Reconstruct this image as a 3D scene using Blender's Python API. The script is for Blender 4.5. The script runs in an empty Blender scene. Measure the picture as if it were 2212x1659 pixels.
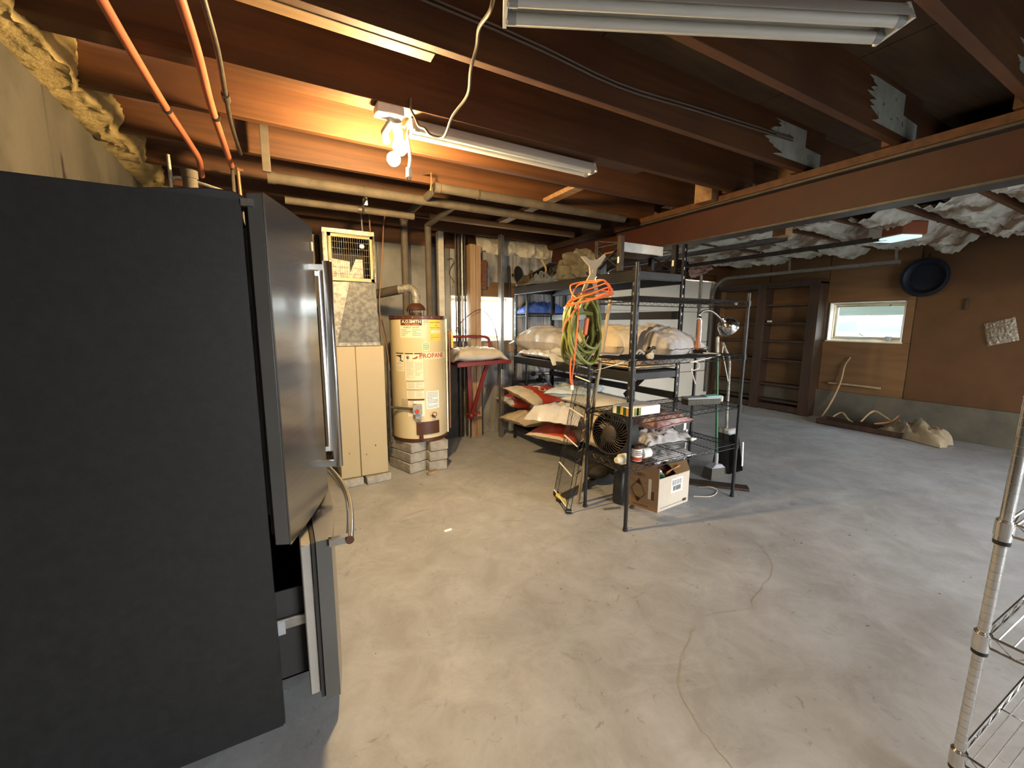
import bpy, bmesh, math, random
from math import sin, cos, pi, radians as RAD
from mathutils import Vector, Matrix, noise as mnoise

random.seed(7)
S = bpy.context.scene
COL = S.collection

# ------------------------------------------------------------------ camera
F_PX, PITCH, YAW, ROLL, CX, CY = 894.59, RAD(8.34293), RAD(29.18401), RAD(0.24287), 1106.0, 829.5
EYE = Vector((0, 0, 1.42))
FWD = Vector((sin(YAW) * cos(PITCH), cos(YAW) * cos(PITCH), -sin(PITCH)))
_r = Vector((cos(YAW), -sin(YAW), 0)); _u = _r.cross(FWD)
RGT = cos(ROLL) * _r + sin(ROLL) * _u
UPV = -sin(ROLL) * _r + cos(ROLL) * _u
cam = bpy.data.cameras.new('camera'); camo = bpy.data.objects.new('camera', cam); COL.objects.link(camo)
cam.sensor_fit = 'HORIZONTAL'; cam.sensor_width = 36.0; cam.lens = 36.0 * F_PX / 2212.0
cam.clip_start = 0.03; cam.clip_end = 400
mw = Matrix.Identity(4)
for i, a in enumerate((RGT, UPV, -FWD)):
    for j in range(3): mw[j][i] = a[j]
mw.translation = EYE
camo.matrix_world = mw
S.camera = camo


def at(px, py, **k):
    """the point of the room seen at a pixel of the photograph, on the plane X=, Y= or Z=."""
    d = RGT * (px - CX) + UPV * (CY - py) + FWD * F_PX
    (a, v), = k.items(); i = 'XYZ'.index(a)
    return EYE + d * ((v - EYE[i]) / d[i])


# ------------------------------------------------------------------ light and exposure
S.view_settings.view_transform = 'Standard'
S.view_settings.look = 'None'
S.view_settings.exposure = 0.0
S.view_settings.gamma = 1.0
S.view_settings.use_curve_mapping = False
SKY = 22.0
BULB = 2500.0
BULB_COL = (1.0, 0.68, 0.31)
w = bpy.data.worlds.new('overcast_sky'); S.world = w; w.use_nodes = True
wn = w.node_tree.nodes; wl = w.node_tree.links
bg = wn['Background']; bg.inputs['Strength'].default_value = SKY
tc = wn.new('ShaderNodeTexCoord'); sx = wn.new('ShaderNodeSeparateXYZ'); rp = wn.new('ShaderNodeValToRGB')
wl.new(tc.outputs['Generated'], sx.inputs[0]); wl.new(sx.outputs['Z'], rp.inputs[0]); wl.new(rp.outputs[0], bg.inputs['Color'])
rp.color_ramp.elements[0].position = 0.0; rp.color_ramp.elements[0].color = (1.0, 0.98, 0.945, 1)
rp.color_ramp.elements[1].position = 0.7; rp.color_ramp.elements[1].color = (0.86, 0.93, 1.0, 1)


def portal(name, loc, rot, sx_, sy_):
    l = bpy.data.lights.new(name, 'AREA'); l.shape = 'RECTANGLE'; l.size = sx_; l.size_y = sy_
    l.cycles.is_portal = True
    o = bpy.data.objects.new(name, l); o.location = loc; o.rotation_euler = rot; COL.objects.link(o)


portal('window_portal', (2.25, 5.12, 1.47), (-pi / 2, 0, 0), 0.86, 0.56)          # faces -Y
portal('window_portal', (7.56, 2.765, 1.47), (0, pi / 2, 0), 0.56, 0.87)          # faces -X
portal('front_opening_portal', (3.3, -3.96, 1.53), (pi / 2, 0, 0), 3.4, 2.15)            # faces +Y, in the opening added behind the camera
portal('side_portal', (7.56, -2.15, 1.22), (0, pi / 2, 0), 1.75, 2.5)             # faces -X, in the opening added in the right wall

# ------------------------------------------------------------------ mesh helpers
OFF = {}


class MB:
    def __init__(s): s.v = []; s.f = []; s.m = []; s.cur = 0

    def add(s, vs, fs):
        b = len(s.v); s.v += [tuple(p) for p in vs]
        for f in fs: s.f.append(tuple(b + i for i in f)); s.m.append(s.cur)
        return s

    def mat(s, i): s.cur = i; return s

    def box(s, x0, y0, z0, x1, y1, z1, T=None):
        x0, x1 = min(x0, x1), max(x0, x1); y0, y1 = min(y0, y1), max(y0, y1); z0, z1 = min(z0, z1), max(z0, z1)
        vs = [Vector(p) for p in ((x0, y0, z0), (x1, y0, z0), (x1, y1, z0), (x0, y1, z0), (x0, y0, z1), (x1, y0, z1), (x1, y1, z1), (x0, y1, z1))]
        if T is not None: vs = [T @ p for p in vs]
        return s.add(vs, [(0, 3, 2, 1), (4, 5, 6, 7), (0, 1, 5, 4), (1, 2, 6, 5), (2, 3, 7, 6), (3, 0, 4, 7)])

    def obox(s, c, size, rz=0, rx=0, ry=0):
        T = Matrix.Translation(c) @ Matrix.Rotation(rz, 4, 'Z') @ Matrix.Rotation(ry, 4, 'Y') @ Matrix.Rotation(rx, 4, 'X')
        a, b, c_ = size[0] / 2, size[1] / 2, size[2] / 2
        return s.box(-a, -b, -c_, a, b, c_, T)

    def bar(s, p0, p1, wd, ht, up=(0, 0, 1)):
        p0 = Vector(p0); p1 = Vector(p1); d = (p1 - p0); L = d.length; d.normalize()
        u = Vector(up)
        if abs(d.dot(u)) > .95: u = Vector((1, 0, 0)) if abs(d.x) < .9 else Vector((0, 1, 0))
        a = d.cross(u).normalized(); b = a.cross(d)
        vs = [p + a * (i * wd / 2) + b * (j * ht / 2) for p in (p0, p1) for i, j in ((-1, -1), (1, -1), (1, 1), (-1, 1))]
        return s.add(vs, [(0, 1, 2, 3), (7, 6, 5, 4), (0, 4, 5, 1), (1, 5, 6, 2), (2, 6, 7, 3), (3, 7, 4, 0)])

    def tube(s, pts, r, n=8, closed=False, res=0, caps=True):
        P = [Vector(p) for p in pts]
        if res: P = smooth_path(P, res, closed)
        N = len(P); R = r if isinstance(r, (list, tuple)) else [r] * N
        if len(R) != N: R = [R[min(len(R) - 1, int(i * len(R) / N))] for i in range(N)]
        b = len(s.v); prev = None
        for i in range(N):
            if closed: t = P[(i + 1) % N] - P[i - 1]
            else: t = P[min(i + 1, N - 1)] - P[max(i - 1, 0)]
            if t.length < 1e-9: t = Vector((0, 0, 1))
            t.normalize()
            if prev is None:
                a = t.cross(Vector((0, 0, 1)))
                if a.length < .1: a = t.cross(Vector((1, 0, 0)))
            else: a = prev - t * prev.dot(t)
            a.normalize(); prev = a; c = t.cross(a)
            for k in range(n):
                q = P[i] + (a * cos(2 * pi * k / n) + c * sin(2 * pi * k / n)) * R[i]
                s.v.append(tuple(q))
        M = N if closed else N - 1
        for i in range(M):
            for k in range(n):
                i2 = (i + 1) % N
                s.f.append((b + i * n + k, b + i * n + (k + 1) % n, b + i2 * n + (k + 1) % n, b + i2 * n + k)); s.m.append(s.cur)
        if caps and not closed:
            s.f.append(tuple(b + k for k in reversed(range(n)))); s.m.append(s.cur)
            s.f.append(tuple(b + (N - 1) * n + k for k in range(n))); s.m.append(s.cur)
        return s

    def cyl(s, p0, p1, r0, r1=None, n=20):
        return s.tube([p0, p1], [r0, r0 if r1 is None else r1], n)

    def lathe(s, prof, T=None, n=32, a0=0, a1=2 * pi):
        T = T or Matrix.Identity(4); b = len(s.v); full = abs(a1 - a0 - 2 * pi) < 1e-6
        K = n if full else n + 1
        for (r, z) in prof:
            for k in range(K):
                a = a0 + (a1 - a0) * k / n
                s.v.append(tuple(T @ Vector((r * cos(a), r * sin(a), z))))
        for i in range(len(prof) - 1):
            for k in range(n):
                k2 = (k + 1) % K
                s.f.append((b + i * K + k, b + i * K + k2, b + (i + 1) * K + k2, b + (i + 1) * K + k)); s.m.append(s.cur)
        return s

    def ball(s, c, r, nu=16, nv=10):
        rx, ry, rz = r if isinstance(r, (tuple, list)) else (r, r, r)
        prof = [(max(1e-5, sin(pi * i / nv)), -cos(pi * i / nv)) for i in range(nv + 1)]
        return s.lathe(prof, Matrix.Translation(c) @ Matrix.Diagonal((rx, ry, rz, 1)), nu)

    def grid(s, fn, nu, nv, mfn=None, flip=False):
        b = len(s.v)
        for i in range(nu + 1):
            for j in range(nv + 1): s.v.append(tuple(fn(i / nu, j / nv)))
        for i in range(nu):
            for j in range(nv):
                q = (b + i * (nv + 1) + j, b + (i + 1) * (nv + 1) + j, b + (i + 1) * (nv + 1) + j + 1, b + i * (nv + 1) + j + 1)
                s.f.append(tuple(reversed(q)) if flip else q)
                s.m.append(mfn((i + .5) / nu, (j + .5) / nv) if mfn else s.cur)
        return s

    def prism(s, poly, z0, z1, T=None):
        T = T or Matrix.Identity(4); n = len(poly)
        vs = [T @ Vector((x, y, z0)) for x, y in poly] + [T @ Vector((x, y, z1)) for x, y in poly]
        fs = [tuple(reversed(range(n))), tuple(range(n, 2 * n))] + [(i, (i + 1) % n, n + (i + 1) % n, n + i) for i in range(n)]
        return s.add(vs, fs)

    def text(s, txt, T, size=.1, wrap=None, align='CENTER', squash=1.0):
        """letters of Blender's own font as flat faces; wrap maps (x, y) of the text plane to a point."""
        vs, fs = text_mesh(txt, size, align)
        if wrap: return s.add([wrap(x * squash, y) for x, y in vs], fs)
        return s.add([T @ Vector((x * squash, y, 0)) for x, y in vs], fs)

    def build(s, name, mats, parent=None, bevel=0, ang=38, flat=False, seg=1):
        off = OFF.get(parent.name_full, Vector((0, 0, 0))) if parent is not None else Vector((0, 0, 0))
        me = bpy.data.meshes.new(name)
        me.from_pydata([(x - off.x, y - off.y, z - off.z) for x, y, z in s.v], [], s.f)
        if not isinstance(mats, (list, tuple)): mats = [mats]
        for m in mats: me.materials.append(m)
        if len(mats) > 1: me.polygons.foreach_set('material_index', s.m)
        if bevel:
            bm = bmesh.new(); bm.from_mesh(me)
            bmesh.ops.remove_doubles(bm, verts=bm.verts, dist=1e-5)
            ed = [e for e in bm.edges if len(e.link_faces) == 2 and e.calc_face_angle(0) > RAD(40)]
            bmesh.ops.bevel(bm, geom=ed, offset=bevel, segments=seg, affect='EDGES', clamp_overlap=True)
            bm.to_mesh(me); bm.free()
        if bevel and seg > 1: ang = min(ang, 20)
        if not flat:
            me.polygons.foreach_set('use_smooth', [True] * len(me.polygons))
            me.set_sharp_from_angle(angle=RAD(ang))
        me.update()
        o = bpy.data.objects.new(name, me); COL.objects.link(o)
        if parent is not None: o.parent = parent
        OFF[o.name_full] = off.copy()
        return o


def smooth_path(P, res, closed=False):
    out = []; N = len(P)
    M = N if closed else N - 1
    for i in range(M):
        if closed: p0, p1, p2, p3 = P[i - 1], P[i], P[(i + 1) % N], P[(i + 2) % N]
        else: p0, p1, p2, p3 = P[max(i - 1, 0)], P[i], P[i + 1], P[min(i + 2, N - 1)]
        for k in range(res):
            t = k / res
            out.append(0.5 * ((2 * p1) + (p2 - p0) * t + (2 * p0 - 5 * p1 + 4 * p2 - p3) * t * t + (3 * p1 - p0 - 3 * p2 + p3) * t ** 3))
    if not closed: out.append(P[-1])
    return out


_TXT = {}


def text_mesh(txt, size, align):
    k = (txt, align)
    if k not in _TXT:
        cu = bpy.data.curves.new('lettering', 'FONT'); cu.body = txt; cu.align_x = align; cu.align_y = 'CENTER'; cu.size = 1; cu.resolution_u = 2; cu.offset = .014
        o = bpy.data.objects.new('lettering', cu); COL.objects.link(o)
        dg = bpy.context.evaluated_depsgraph_get(); dg.update()
        me = bpy.data.meshes.new_from_object(o.evaluated_get(dg))
        _TXT[k] = ([(v.co.x, v.co.y) for v in me.vertices], [tuple(p.vertices) for p in me.polygons])
        bpy.data.objects.remove(o); bpy.data.curves.remove(cu); bpy.data.meshes.remove(me)
    vs, fs = _TXT[k]
    return [(x * size, y * size) for x, y in vs], fs


def thing(name, label, cat, loc=(0, 0, 0), group=None, kind=None):
    o = bpy.data.objects.new(name, None); o.empty_display_size = .05; COL.objects.link(o)
    o.location = loc; OFF[o.name_full] = Vector(loc)
    return tag(o, label, cat, group, kind)


def tag(o, label=None, cat=None, group=None, kind=None):
    if label: o['label'] = label
    if cat: o['category'] = cat
    if group: o['group'] = group
    if kind: o['kind'] = kind
    return o


def solo(name, mb, mats, label, cat, group=None, **kw):
    o = mb.build(name, mats, **kw)
    vs = [v.co for v in o.data.vertices]
    c = Vector((sum(v.x for v in vs) / len(vs), sum(v.y for v in vs) / len(vs), min(v.z for v in vs)))
    o.data.transform(Matrix.Translation(-c)); o.location = c; OFF[o.name_full] = c
    return tag(o, label, cat, group)


def struct(name, mb, mats, parent=None, **kw):
    o = mb.build(name, mats, parent, **kw)
    if parent is None: o['kind'] = 'structure'
    return o


def dup_tree(o, loc, rz=0, label=None):
    r = o.copy(); COL.objects.link(r); r.location = loc; r.rotation_euler = (0, 0, rz)
    if label: r['label'] = label
    for ch in list(o.children):
        c = ch.copy(); COL.objects.link(c); c.parent = r
        for g in list(ch.children):
            d = g.copy(); COL.objects.link(d); d.parent = c
    return r


# ------------------------------------------------------------------ materials
def lin(r, g, b):
    f = lambda c: (c / 255 / 12.92) if c <= 10.3 else (((c / 255) + .055) / 1.055) ** 2.4
    return (f(r), f(g), f(b))


def M(name, c, rough=.6, metal=0.0, c2=None, scale=6.0, stretch=(1, 1, 1), detail=5, contrast=(.35, .65), bump=0.0, bscale=80.0,
      c3=None, scale3=1.3, amt3=(.5, .7), spec=.5, alpha=1.0, trans=0.0, distort=0.0, rvar=0.0, coat=0.0):
    m = bpy.data.materials.new(name); m.use_nodes = True
    nt = m.node_tree; N = nt.nodes; L = nt.links; p = N['Principled BSDF']
    p.inputs['Roughness'].default_value = rough; p.inputs['Metallic'].default_value = metal
    p.inputs['Specular IOR Level'].default_value = spec
    if coat: p.inputs['Coat Weight'].default_value = coat; p.inputs['Coat Roughness'].default_value = .15
    if alpha < 1: p.inputs['Alpha'].default_value = alpha
    if trans: p.inputs['Transmission Weight'].default_value = trans
    c2 = c2 or tuple(min(1, x * 1.25 + .004) for x in c)
    t = N.new('ShaderNodeTexCoord'); mp = N.new('ShaderNodeMapping'); mp.inputs['Scale'].default_value = stretch
    L.new(t.outputs['Object'], mp.inputs[0])
    n1 = N.new('ShaderNodeTexNoise'); n1.inputs['Scale'].default_value = scale; n1.inputs['Detail'].default_value = detail
    n1.inputs['Roughness'].default_value = .6; n1.inputs['Distortion'].default_value = distort
    L.new(mp.outputs[0], n1.inputs['Vector'])
    r = N.new('ShaderNodeValToRGB'); r.color_ramp.elements[0].position, r.color_ramp.elements[1].position = contrast
    r.color_ramp.elements[0].color = (*c, 1); r.color_ramp.elements[1].color = (*c2, 1)
    L.new(n1.outputs['Fac'], r.inputs[0]); out = r.outputs[0]
    if c3:
        n3 = N.new('ShaderNodeTexNoise'); n3.inputs['Scale'].default_value = scale3; n3.inputs['Detail'].default_value = 6
        L.new(t.outputs['Object'], n3.inputs['Vector'])
        r3 = N.new('ShaderNodeValToRGB'); r3.color_ramp.elements[0].position, r3.color_ramp.elements[1].position = amt3
        L.new(n3.outputs['Fac'], r3.inputs[0])
        mx = N.new('ShaderNodeMix'); mx.data_type = 'RGBA'
        L.new(r3.outputs[0], mx.inputs[0]); L.new(out, mx.inputs[6]); mx.inputs[7].default_value = (*c3, 1); out = mx.outputs[2]
    L.new(out, p.inputs['Base Color'])
    if rvar:
        mr = N.new('ShaderNodeMapRange'); mr.inputs[3].default_value = max(.02, rough - rvar); mr.inputs[4].default_value = min(1, rough + rvar)
        L.new(n1.outputs['Fac'], mr.inputs[0]); L.new(mr.outputs[0], p.inputs['Roughness'])
    if bump:
        nb = N.new('ShaderNodeTexNoise'); nb.inputs['Scale'].default_value = bscale; nb.inputs['Detail'].default_value = 4
        L.new(mp.outputs[0], nb.inputs['Vector'])
        bn = N.new('ShaderNodeBump'); bn.inputs['Strength'].default_value = bump; bn.inputs['Distance'].default_value = .01
        L.new(nb.outputs['Fac'], bn.inputs['Height']); L.new(bn.outputs[0], p.inputs['Normal'])
    return m


def emit(name, c, k):
    m = bpy.data.materials.new(name); m.use_nodes = True; N = m.node_tree.nodes
    p = N['Principled BSDF']; p.inputs['Base Color'].default_value = (*c, 1)
    p.inputs['Emission Color'].default_value = (*c, 1); p.inputs['Emission Strength'].default_value = k
    return m


def pane_glass(name, tint=(.93, .98, .98), gloss=.012):
    m = bpy.data.materials.new(name); m.use_nodes = True; nt = m.node_tree; N = nt.nodes; N.remove(N['Principled BSDF'])
    a = N.new('ShaderNodeBsdfTransparent'); a.inputs[0].default_value = (*tint, 1)
    g = N.new('ShaderNodeBsdfGlossy'); g.inputs['Roughness'].default_value = .03
    mx = N.new('ShaderNodeMixShader'); mx.inputs[0].default_value = gloss
    nt.links.new(a.outputs[0], mx.inputs[1]); nt.links.new(g.outputs[0], mx.inputs[2]); nt.links.new(mx.outputs[0], N['Material Output'].inputs[0])
    return m


def film(name, c, rough=.25, see=.45):
    """clear crinkled plastic: part of it lets what lies behind show."""
    m = M(name, c, rough, c2=tuple(min(1, x * 1.5) for x in c), bump=.3, bscale=25)
    m.node_tree.nodes['Principled BSDF'].inputs['Alpha'].default_value = see
    return m


def mat_floor():
    m = bpy.data.materials.new('worn_concrete_slab'); m.use_nodes = True
    nt = m.node_tree; N = nt.nodes; L = nt.links; p = N['Principled BSDF']
    t = N.new('ShaderNodeTexCoord')

    def noise(sc, det=8, rg=.6, dis=0.0):
        n = N.new('ShaderNodeTexNoise'); n.inputs['Scale'].default_value = sc; n.inputs['Detail'].default_value = det
        n.inputs['Roughness'].default_value = rg; n.inputs['Distortion'].default_value = dis
        L.new(t.outputs['Object'], n.inputs['Vector']); return n.outputs['Fac']

    def ramp(fac, a, b, ca, cb):
        r = N.new('ShaderNodeValToRGB'); e = r.color_ramp.elements
        e[0].position, e[1].position = a, b; e[0].color = (*ca, 1); e[1].color = (*cb, 1); L.new(fac, r.inputs[0]); return r.outputs[0]

    def mix(fac, a, b, mode='MIX', f=None):
        x = N.new('ShaderNodeMix'); x.data_type = 'RGBA'; x.blend_type = mode
        if f is not None: x.inputs[0].default_value = f
        else: L.new(fac, x.inputs[0])
        L.new(a, x.inputs[6]); L.new(b, x.inputs[7]); return x.outputs[2]

    base = ramp(noise(1.1, 9, .65, .4), .3, .72, (.345, .357, .372), (.49, .505, .525))
    blot = ramp(noise(4.2, 9, .7, .6), .38, .62, (.66, .62, .57), (1, 1, 1))
    c = mix(None, base, blot, 'MULTIPLY', .58)
    st = ramp(noise(11, 6, .75, 1.2), .60, .70, (1, 1, 1), (.55, .50, .45))
    c = mix(None, c, st, 'MULTIPLY', .75)
    dust = ramp(noise(2.3, 10, .7, .8), .56, .74, (0, 0, 0), (1, 1, 1))
    lt = N.new('ShaderNodeRGB'); lt.outputs[0].default_value = (.585, .59, .59, 1)
    dm = N.new('ShaderNodeMath'); dm.operation = 'MULTIPLY'; dm.inputs[1].default_value = .45
    L.new(dust, dm.inputs[0]); c = mix(dm.outputs[0], c, lt.outputs[0])
    sp = ramp(noise(120, 2), .70, .76, (1, 1, 1), (.5, .45, .4)); c = mix(None, c, sp, 'MULTIPLY', .5)
    L.new(c, p.inputs['Base Color'])
    mr = N.new('ShaderNodeMapRange'); mr.inputs[3].default_value = .42; mr.inputs[4].default_value = .75
    L.new(noise(2.6, 6), mr.inputs[0]); L.new(mr.outputs[0], p.inputs['Roughness'])
    bn = N.new('ShaderNodeBump'); bn.inputs['Strength'].default_value = .25; bn.inputs['Distance'].default_value = .006
    L.new(noise(26, 8, .7), bn.inputs['Height']); L.new(bn.outputs[0], p.inputs['Normal'])
    return m


m_floor = mat_floor()
m_conc = M('poured_concrete', (.17, .162, .145), .85, c2=(.30, .287, .255), scale=2.2, stretch=(1, 1, .6), detail=9, bump=.25, bscale=40, c3=(.11, .10, .085), scale3=3.2, amt3=(.52, .72))
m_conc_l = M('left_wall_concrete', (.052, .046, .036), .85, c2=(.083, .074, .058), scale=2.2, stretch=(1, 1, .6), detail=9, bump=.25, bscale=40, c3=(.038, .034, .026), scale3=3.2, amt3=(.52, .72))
m_conc_r = M('foundation_concrete', (.085, .075, .055), .88, c2=(.135, .12, .09), scale=3, detail=9, bump=.25, bscale=40)
m_conc_b = M('board_formed_concrete', (.20, .20, .20), .88, c2=(.42, .42, .42), scale=3.0, stretch=(4, 4, .6), detail=9, bump=.35, bscale=30, c3=(.10, .10, .10), scale3=4.5, amt3=(.55, .72))
m_block = M('cement_block', (.27, .25, .21), .92, c2=(.42, .39, .33), scale=14, detail=9, bump=.6, bscale=120)
m_joist = M('fir_joist', (.066, .023, .006), .62, c2=(.125, .048, .013), scale=2.2, stretch=(.35, 9, 9), detail=8, bump=.12, bscale=40, c3=(.06, .02, .006), scale3=1.6, amt3=(.5, .75))
m_joist_l = M('pale_fir', (.24, .125, .048), .65, c2=(.38, .225, .10), scale=2.5, stretch=(.4, 9, 9), detail=8, bump=.12, bscale=40)
m_stud = M('pine_stud', (.30, .19, .105), .7, c2=(.44, .30, .18), scale=2.5, stretch=(9, 9, .4), detail=8, bump=.12, bscale=40)
m_ply = M('plywood_subfloor', (.050, .025, .010), .75, c2=(.09, .05, .02), scale=2.5, stretch=(.5, 4, 1), detail=8, distort=1.2)
m_beam = M('red_oxide_paint', (.042, .0085, .003), .6, c2=(.058, .012, .0045), scale=5)
m_beam_e = M('grey_flange', (.05, .045, .04), .5, c2=(.085, .078, .07), scale=9, metal=.3)
m_foam = M('spray_foam', (.30, .22, .085), .85, c2=(.44, .34, .15), scale=9, bump=.5, bscale=55)
m_foam_w = M('pale_foam', (.50, .47, .38), .9, c2=(.68, .64, .54), scale=9, bump=.5, bscale=55)
m_hard = M('brown_hardboard', (.080, .034, .0085), .65, c2=(.10, .044, .0115), scale=3)
m_hard2 = M('tan_plywood', (.145, .073, .026), .65, c2=(.195, .102, .039), scale=2.2, stretch=(1, .7, 5), detail=7)
m_gdoor = M('almond_door_panel', (.74, .70, .60), .55, c2=(.79, .75, .66), scale=3, bump=.08, bscale=160)
m_dkwood = M('dark_stained_wood', (.030, .015, .008), .55, c2=(.055, .028, .014), scale=3, stretch=(6, 6, .6))
m_white = M('white_paint', (.72, .71, .66), .5)
m_cream = M('cream_window_frame', (.62, .56, .42), .55, c2=(.74, .69, .56))
m_pane = pane_glass('window_glass')
def brushed(m, an=.85, rot=0.0):
    nt = m.node_tree; pr = nt.nodes['Principled BSDF']; t = nt.nodes.new('ShaderNodeTangent'); t.direction_type = 'RADIAL'; t.axis = 'Z'
    nt.links.new(t.outputs[0], pr.inputs['Tangent']); pr.inputs['Anisotropic'].default_value = an; pr.inputs['Anisotropic Rotation'].default_value = rot
    return m


m_black = M('black_powder_coat', (.012, .012, .013), .38, c2=(.02, .02, .022), bump=.05, bscale=200)
m_blackm = M('black_plastic', (.014, .014, .015), .5, c2=(.022, .022, .023))
m_wire = M('black_wire', (.018, .018, .019), .35, c2=(.035, .035, .036), metal=.3)
m_chrome = M('chrome', (.62, .60, .57), .16, metal=1, c2=(.72, .70, .67), scale=20)
m_steel = M('brushed_steel', (.46, .465, .47), .3, metal=1, c2=(.52, .525, .53), scale=3, stretch=(1, 1, 60), detail=3)
brushed(m_steel, .92, .0); m_steel.node_tree.nodes['Principled BSDF'].inputs['Roughness'].default_value = .24
m_steeln = M('drawer_steel', (.40, .39, .37), .33, metal=1, c2=(.46, .45, .43), scale=3, stretch=(1, 1, 60), detail=3)
m_handle = M('satin_handle', (.50, .49, .47), .22, metal=1, c2=(.58, .57, .55), scale=3)
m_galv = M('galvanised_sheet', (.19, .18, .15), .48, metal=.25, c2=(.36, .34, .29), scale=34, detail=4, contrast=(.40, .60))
m_galv_shade = M('shaded_galvanised_sheet', (.085, .082, .070), .55, metal=.2, c2=(.17, .165, .14), scale=30, detail=4, contrast=(.40, .62))
m_galv2 = M('galvanised_track', (.33, .32, .30), .4, metal=.8, c2=(.44, .43, .41), scale=20)
m_fridge = M('textured_charcoal_steel', (.013, .013, .0132), .45, c2=(.018, .018, .0182), scale=40, bump=.10, bscale=420, spec=.4)
m_fgrey = M('grey_door_edge', (.075, .072, .066), .5, c2=(.085, .082, .076))
m_liner = M('white_liner', (.30, .28, .25), .5, c2=(.34, .32, .29))
m_gasket = M('rubber_gasket', (.018, .017, .016), .7)
m_furn = M('tan_enamel', (.40, .32, .175), .45, c2=(.43, .345, .195), scale=2)
m_heater = M('cream_enamel', (.62, .52, .31), .32, c2=(.66, .56, .34), scale=2, coat=.2)
m_hbrown = M('brown_enamel', (.065, .022, .010), .38, c2=(.085, .03, .014))
m_label = M('label_paper', (.78, .71, .52), .6, c2=(.82, .75, .56))
m_labelw = M('label_white', (.80, .79, .74), .55)
m_labely = M('label_yellow', (.75, .55, .10), .6)
m_labelg = M('label_green', (.50, .66, .42), .6)
m_inkbr = M('brown_ink', (.09, .035, .012), .6)
m_inkgrey = M('grey_ink', (.22, .18, .12), .7)
m_inkred = M('red_ink', (.36, .045, .02), .6)
m_inkor = M('orange_ink', (.75, .30, .08), .6)
m_inkblk = M('black_ink', (.02, .018, .015), .6)
m_inkwh = M('white_ink', (.85, .83, .78), .6)
m_pipei = M('grey_pipe_wrap', (.062, .049, .034), .8, c2=(.10, .08, .058), scale=8, bump=.2, bscale=60)
m_iron = M('black_iron_pipe', (.05, .042, .034), .5, c2=(.085, .072, .058), metal=.5, scale=20)
m_copper = M('copper_tube', (.24, .12, .06), .45, metal=.6, c2=(.32, .17, .09))
m_pex = M('orange_tubing', (.42, .125, .062), .45, c2=(.48, .15, .078))
m_ceram = M('white_porcelain', (.80, .78, .70), .3)
m_bulb = emit('lit_bulb', BULB_COL, BULB)
m_lamp_off = M('unlit_tube', (.66, .66, .62), .3, c2=(.70, .70, .66))
m_fixt = M('fixture_enamel', (.56, .54, .48), .4, c2=(.60, .58, .52))
m_cord = M('brown_cord', (.10, .075, .055), .6)
m_wcord = M('white_cord', (.72, .68, .56), .5)
m_red = M('red_steel', (.17, .018, .014), .42, c2=(.21, .026, .02))
m_green = M('olive_hose', (.135, .155, .035), .4, c2=(.26, .28, .075), scale=14)
m_orange = M('orange_cord', (.80, .16, .045), .45, c2=(.86, .20, .06))
m_card = M('cardboard', (.25, .145, .062), .85, c2=(.30, .175, .08), scale=5, stretch=(1, 1, 8))
m_card_lit = M('daylit_cardboard', (.56, .48, .38), .85, c2=(.62, .54, .44), scale=5)  # front face only, paler: the daylight on it is put into the colour
m_rust = M('rusty_iron', (.075, .026, .014), .75, c2=(.16, .06, .03), scale=30, bump=.3, bscale=90)
m_ramber = M('amber_board', (.42, .16, .035), .6, c2=(.52, .22, .06), scale=8)
m_plasw = M('white_sack_plastic', (.66, .65, .64), .32, c2=(.78, .77, .76), scale=7, bump=.25, bscale=22)
m_plasb = M('bluish_sack_plastic', (.48, .60, .68), .35, c2=(.70, .78, .82), scale=6, bump=.25, bscale=22)
m_plass = M('silver_grey_sack', (.46, .44, .43), .26, c2=(.66, .64, .62), scale=6, bump=.4, bscale=20)
m_tan = M('tan_paper_sack', (.55, .46, .33), .7, c2=(.66, .57, .43), scale=6, bump=.25, bscale=18)
m_sackred = M('red_sack_print', (.50, .055, .025), .5, c2=(.58, .075, .035))
m_mauve = M('maroon_sack_print', (.26, .075, .065), .5, c2=(.55, .42, .40), scale=9)
m_blue = M('blue_tarp', (.035, .075, .32), .35, c2=(.09, .17, .55), scale=9, bump=.3, bscale=18)
m_canvas = M('beige_canvas', (.28, .22, .14), .85, c2=(.37, .30, .20), scale=9, bump=.3, bscale=60)
m_beige = M('beige_enamel', (.40, .33, .20), .6, c2=(.48, .40, .26), scale=9)
m_dusty = M('dusty_cloth', (.085, .078, .058), .9, c2=(.14, .127, .095), scale=9, bump=.3, bscale=60)
m_batt = M('kraft_faced_batt', (.44, .43, .36), .7, c2=(.62, .61, .54), scale=5, bump=.4, bscale=16, c3=(.16, .10, .055), scale3=3.4, amt3=(.48, .64))
m_dirt = M('dark_clutter', (.020, .017, .015), .7, c2=(.045, .038, .032), scale=14, bump=.4, bscale=50)
m_clut = M('brown_clutter', (.055, .042, .028), .75, c2=(.11, .085, .055), scale=14, bump=.4, bscale=50)
m_bluegrey = M('blue_grey_cloth', (.10, .12, .16), .8, c2=(.17, .20, .25), scale=12)
m_navy = M('navy_plastic', (.004, .006, .012), .55, c2=(.006, .009, .017), spec=.3)
m_bark = M('peeled_branch', (.34, .24, .13), .8, c2=(.46, .34, .20), scale=12)
m_handlew = M('weathered_dowel', (.30, .23, .14), .7, c2=(.42, .33, .21), scale=4, stretch=(8, 8, .5))
m_lampw = M('amber_wood', (.28, .10, .03), .4, c2=(.36, .14, .045))
m_dgreen = M('green_handle', (.012, .085, .035), .4, c2=(.018, .11, .05))
m_teal = M('teal_brush', (.22, .52, .45), .5, c2=(.30, .60, .53))
m_bris = M('bristles', (.06, .055, .045), .9, c2=(.12, .11, .09), scale=40, stretch=(6, 6, .5))
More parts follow.
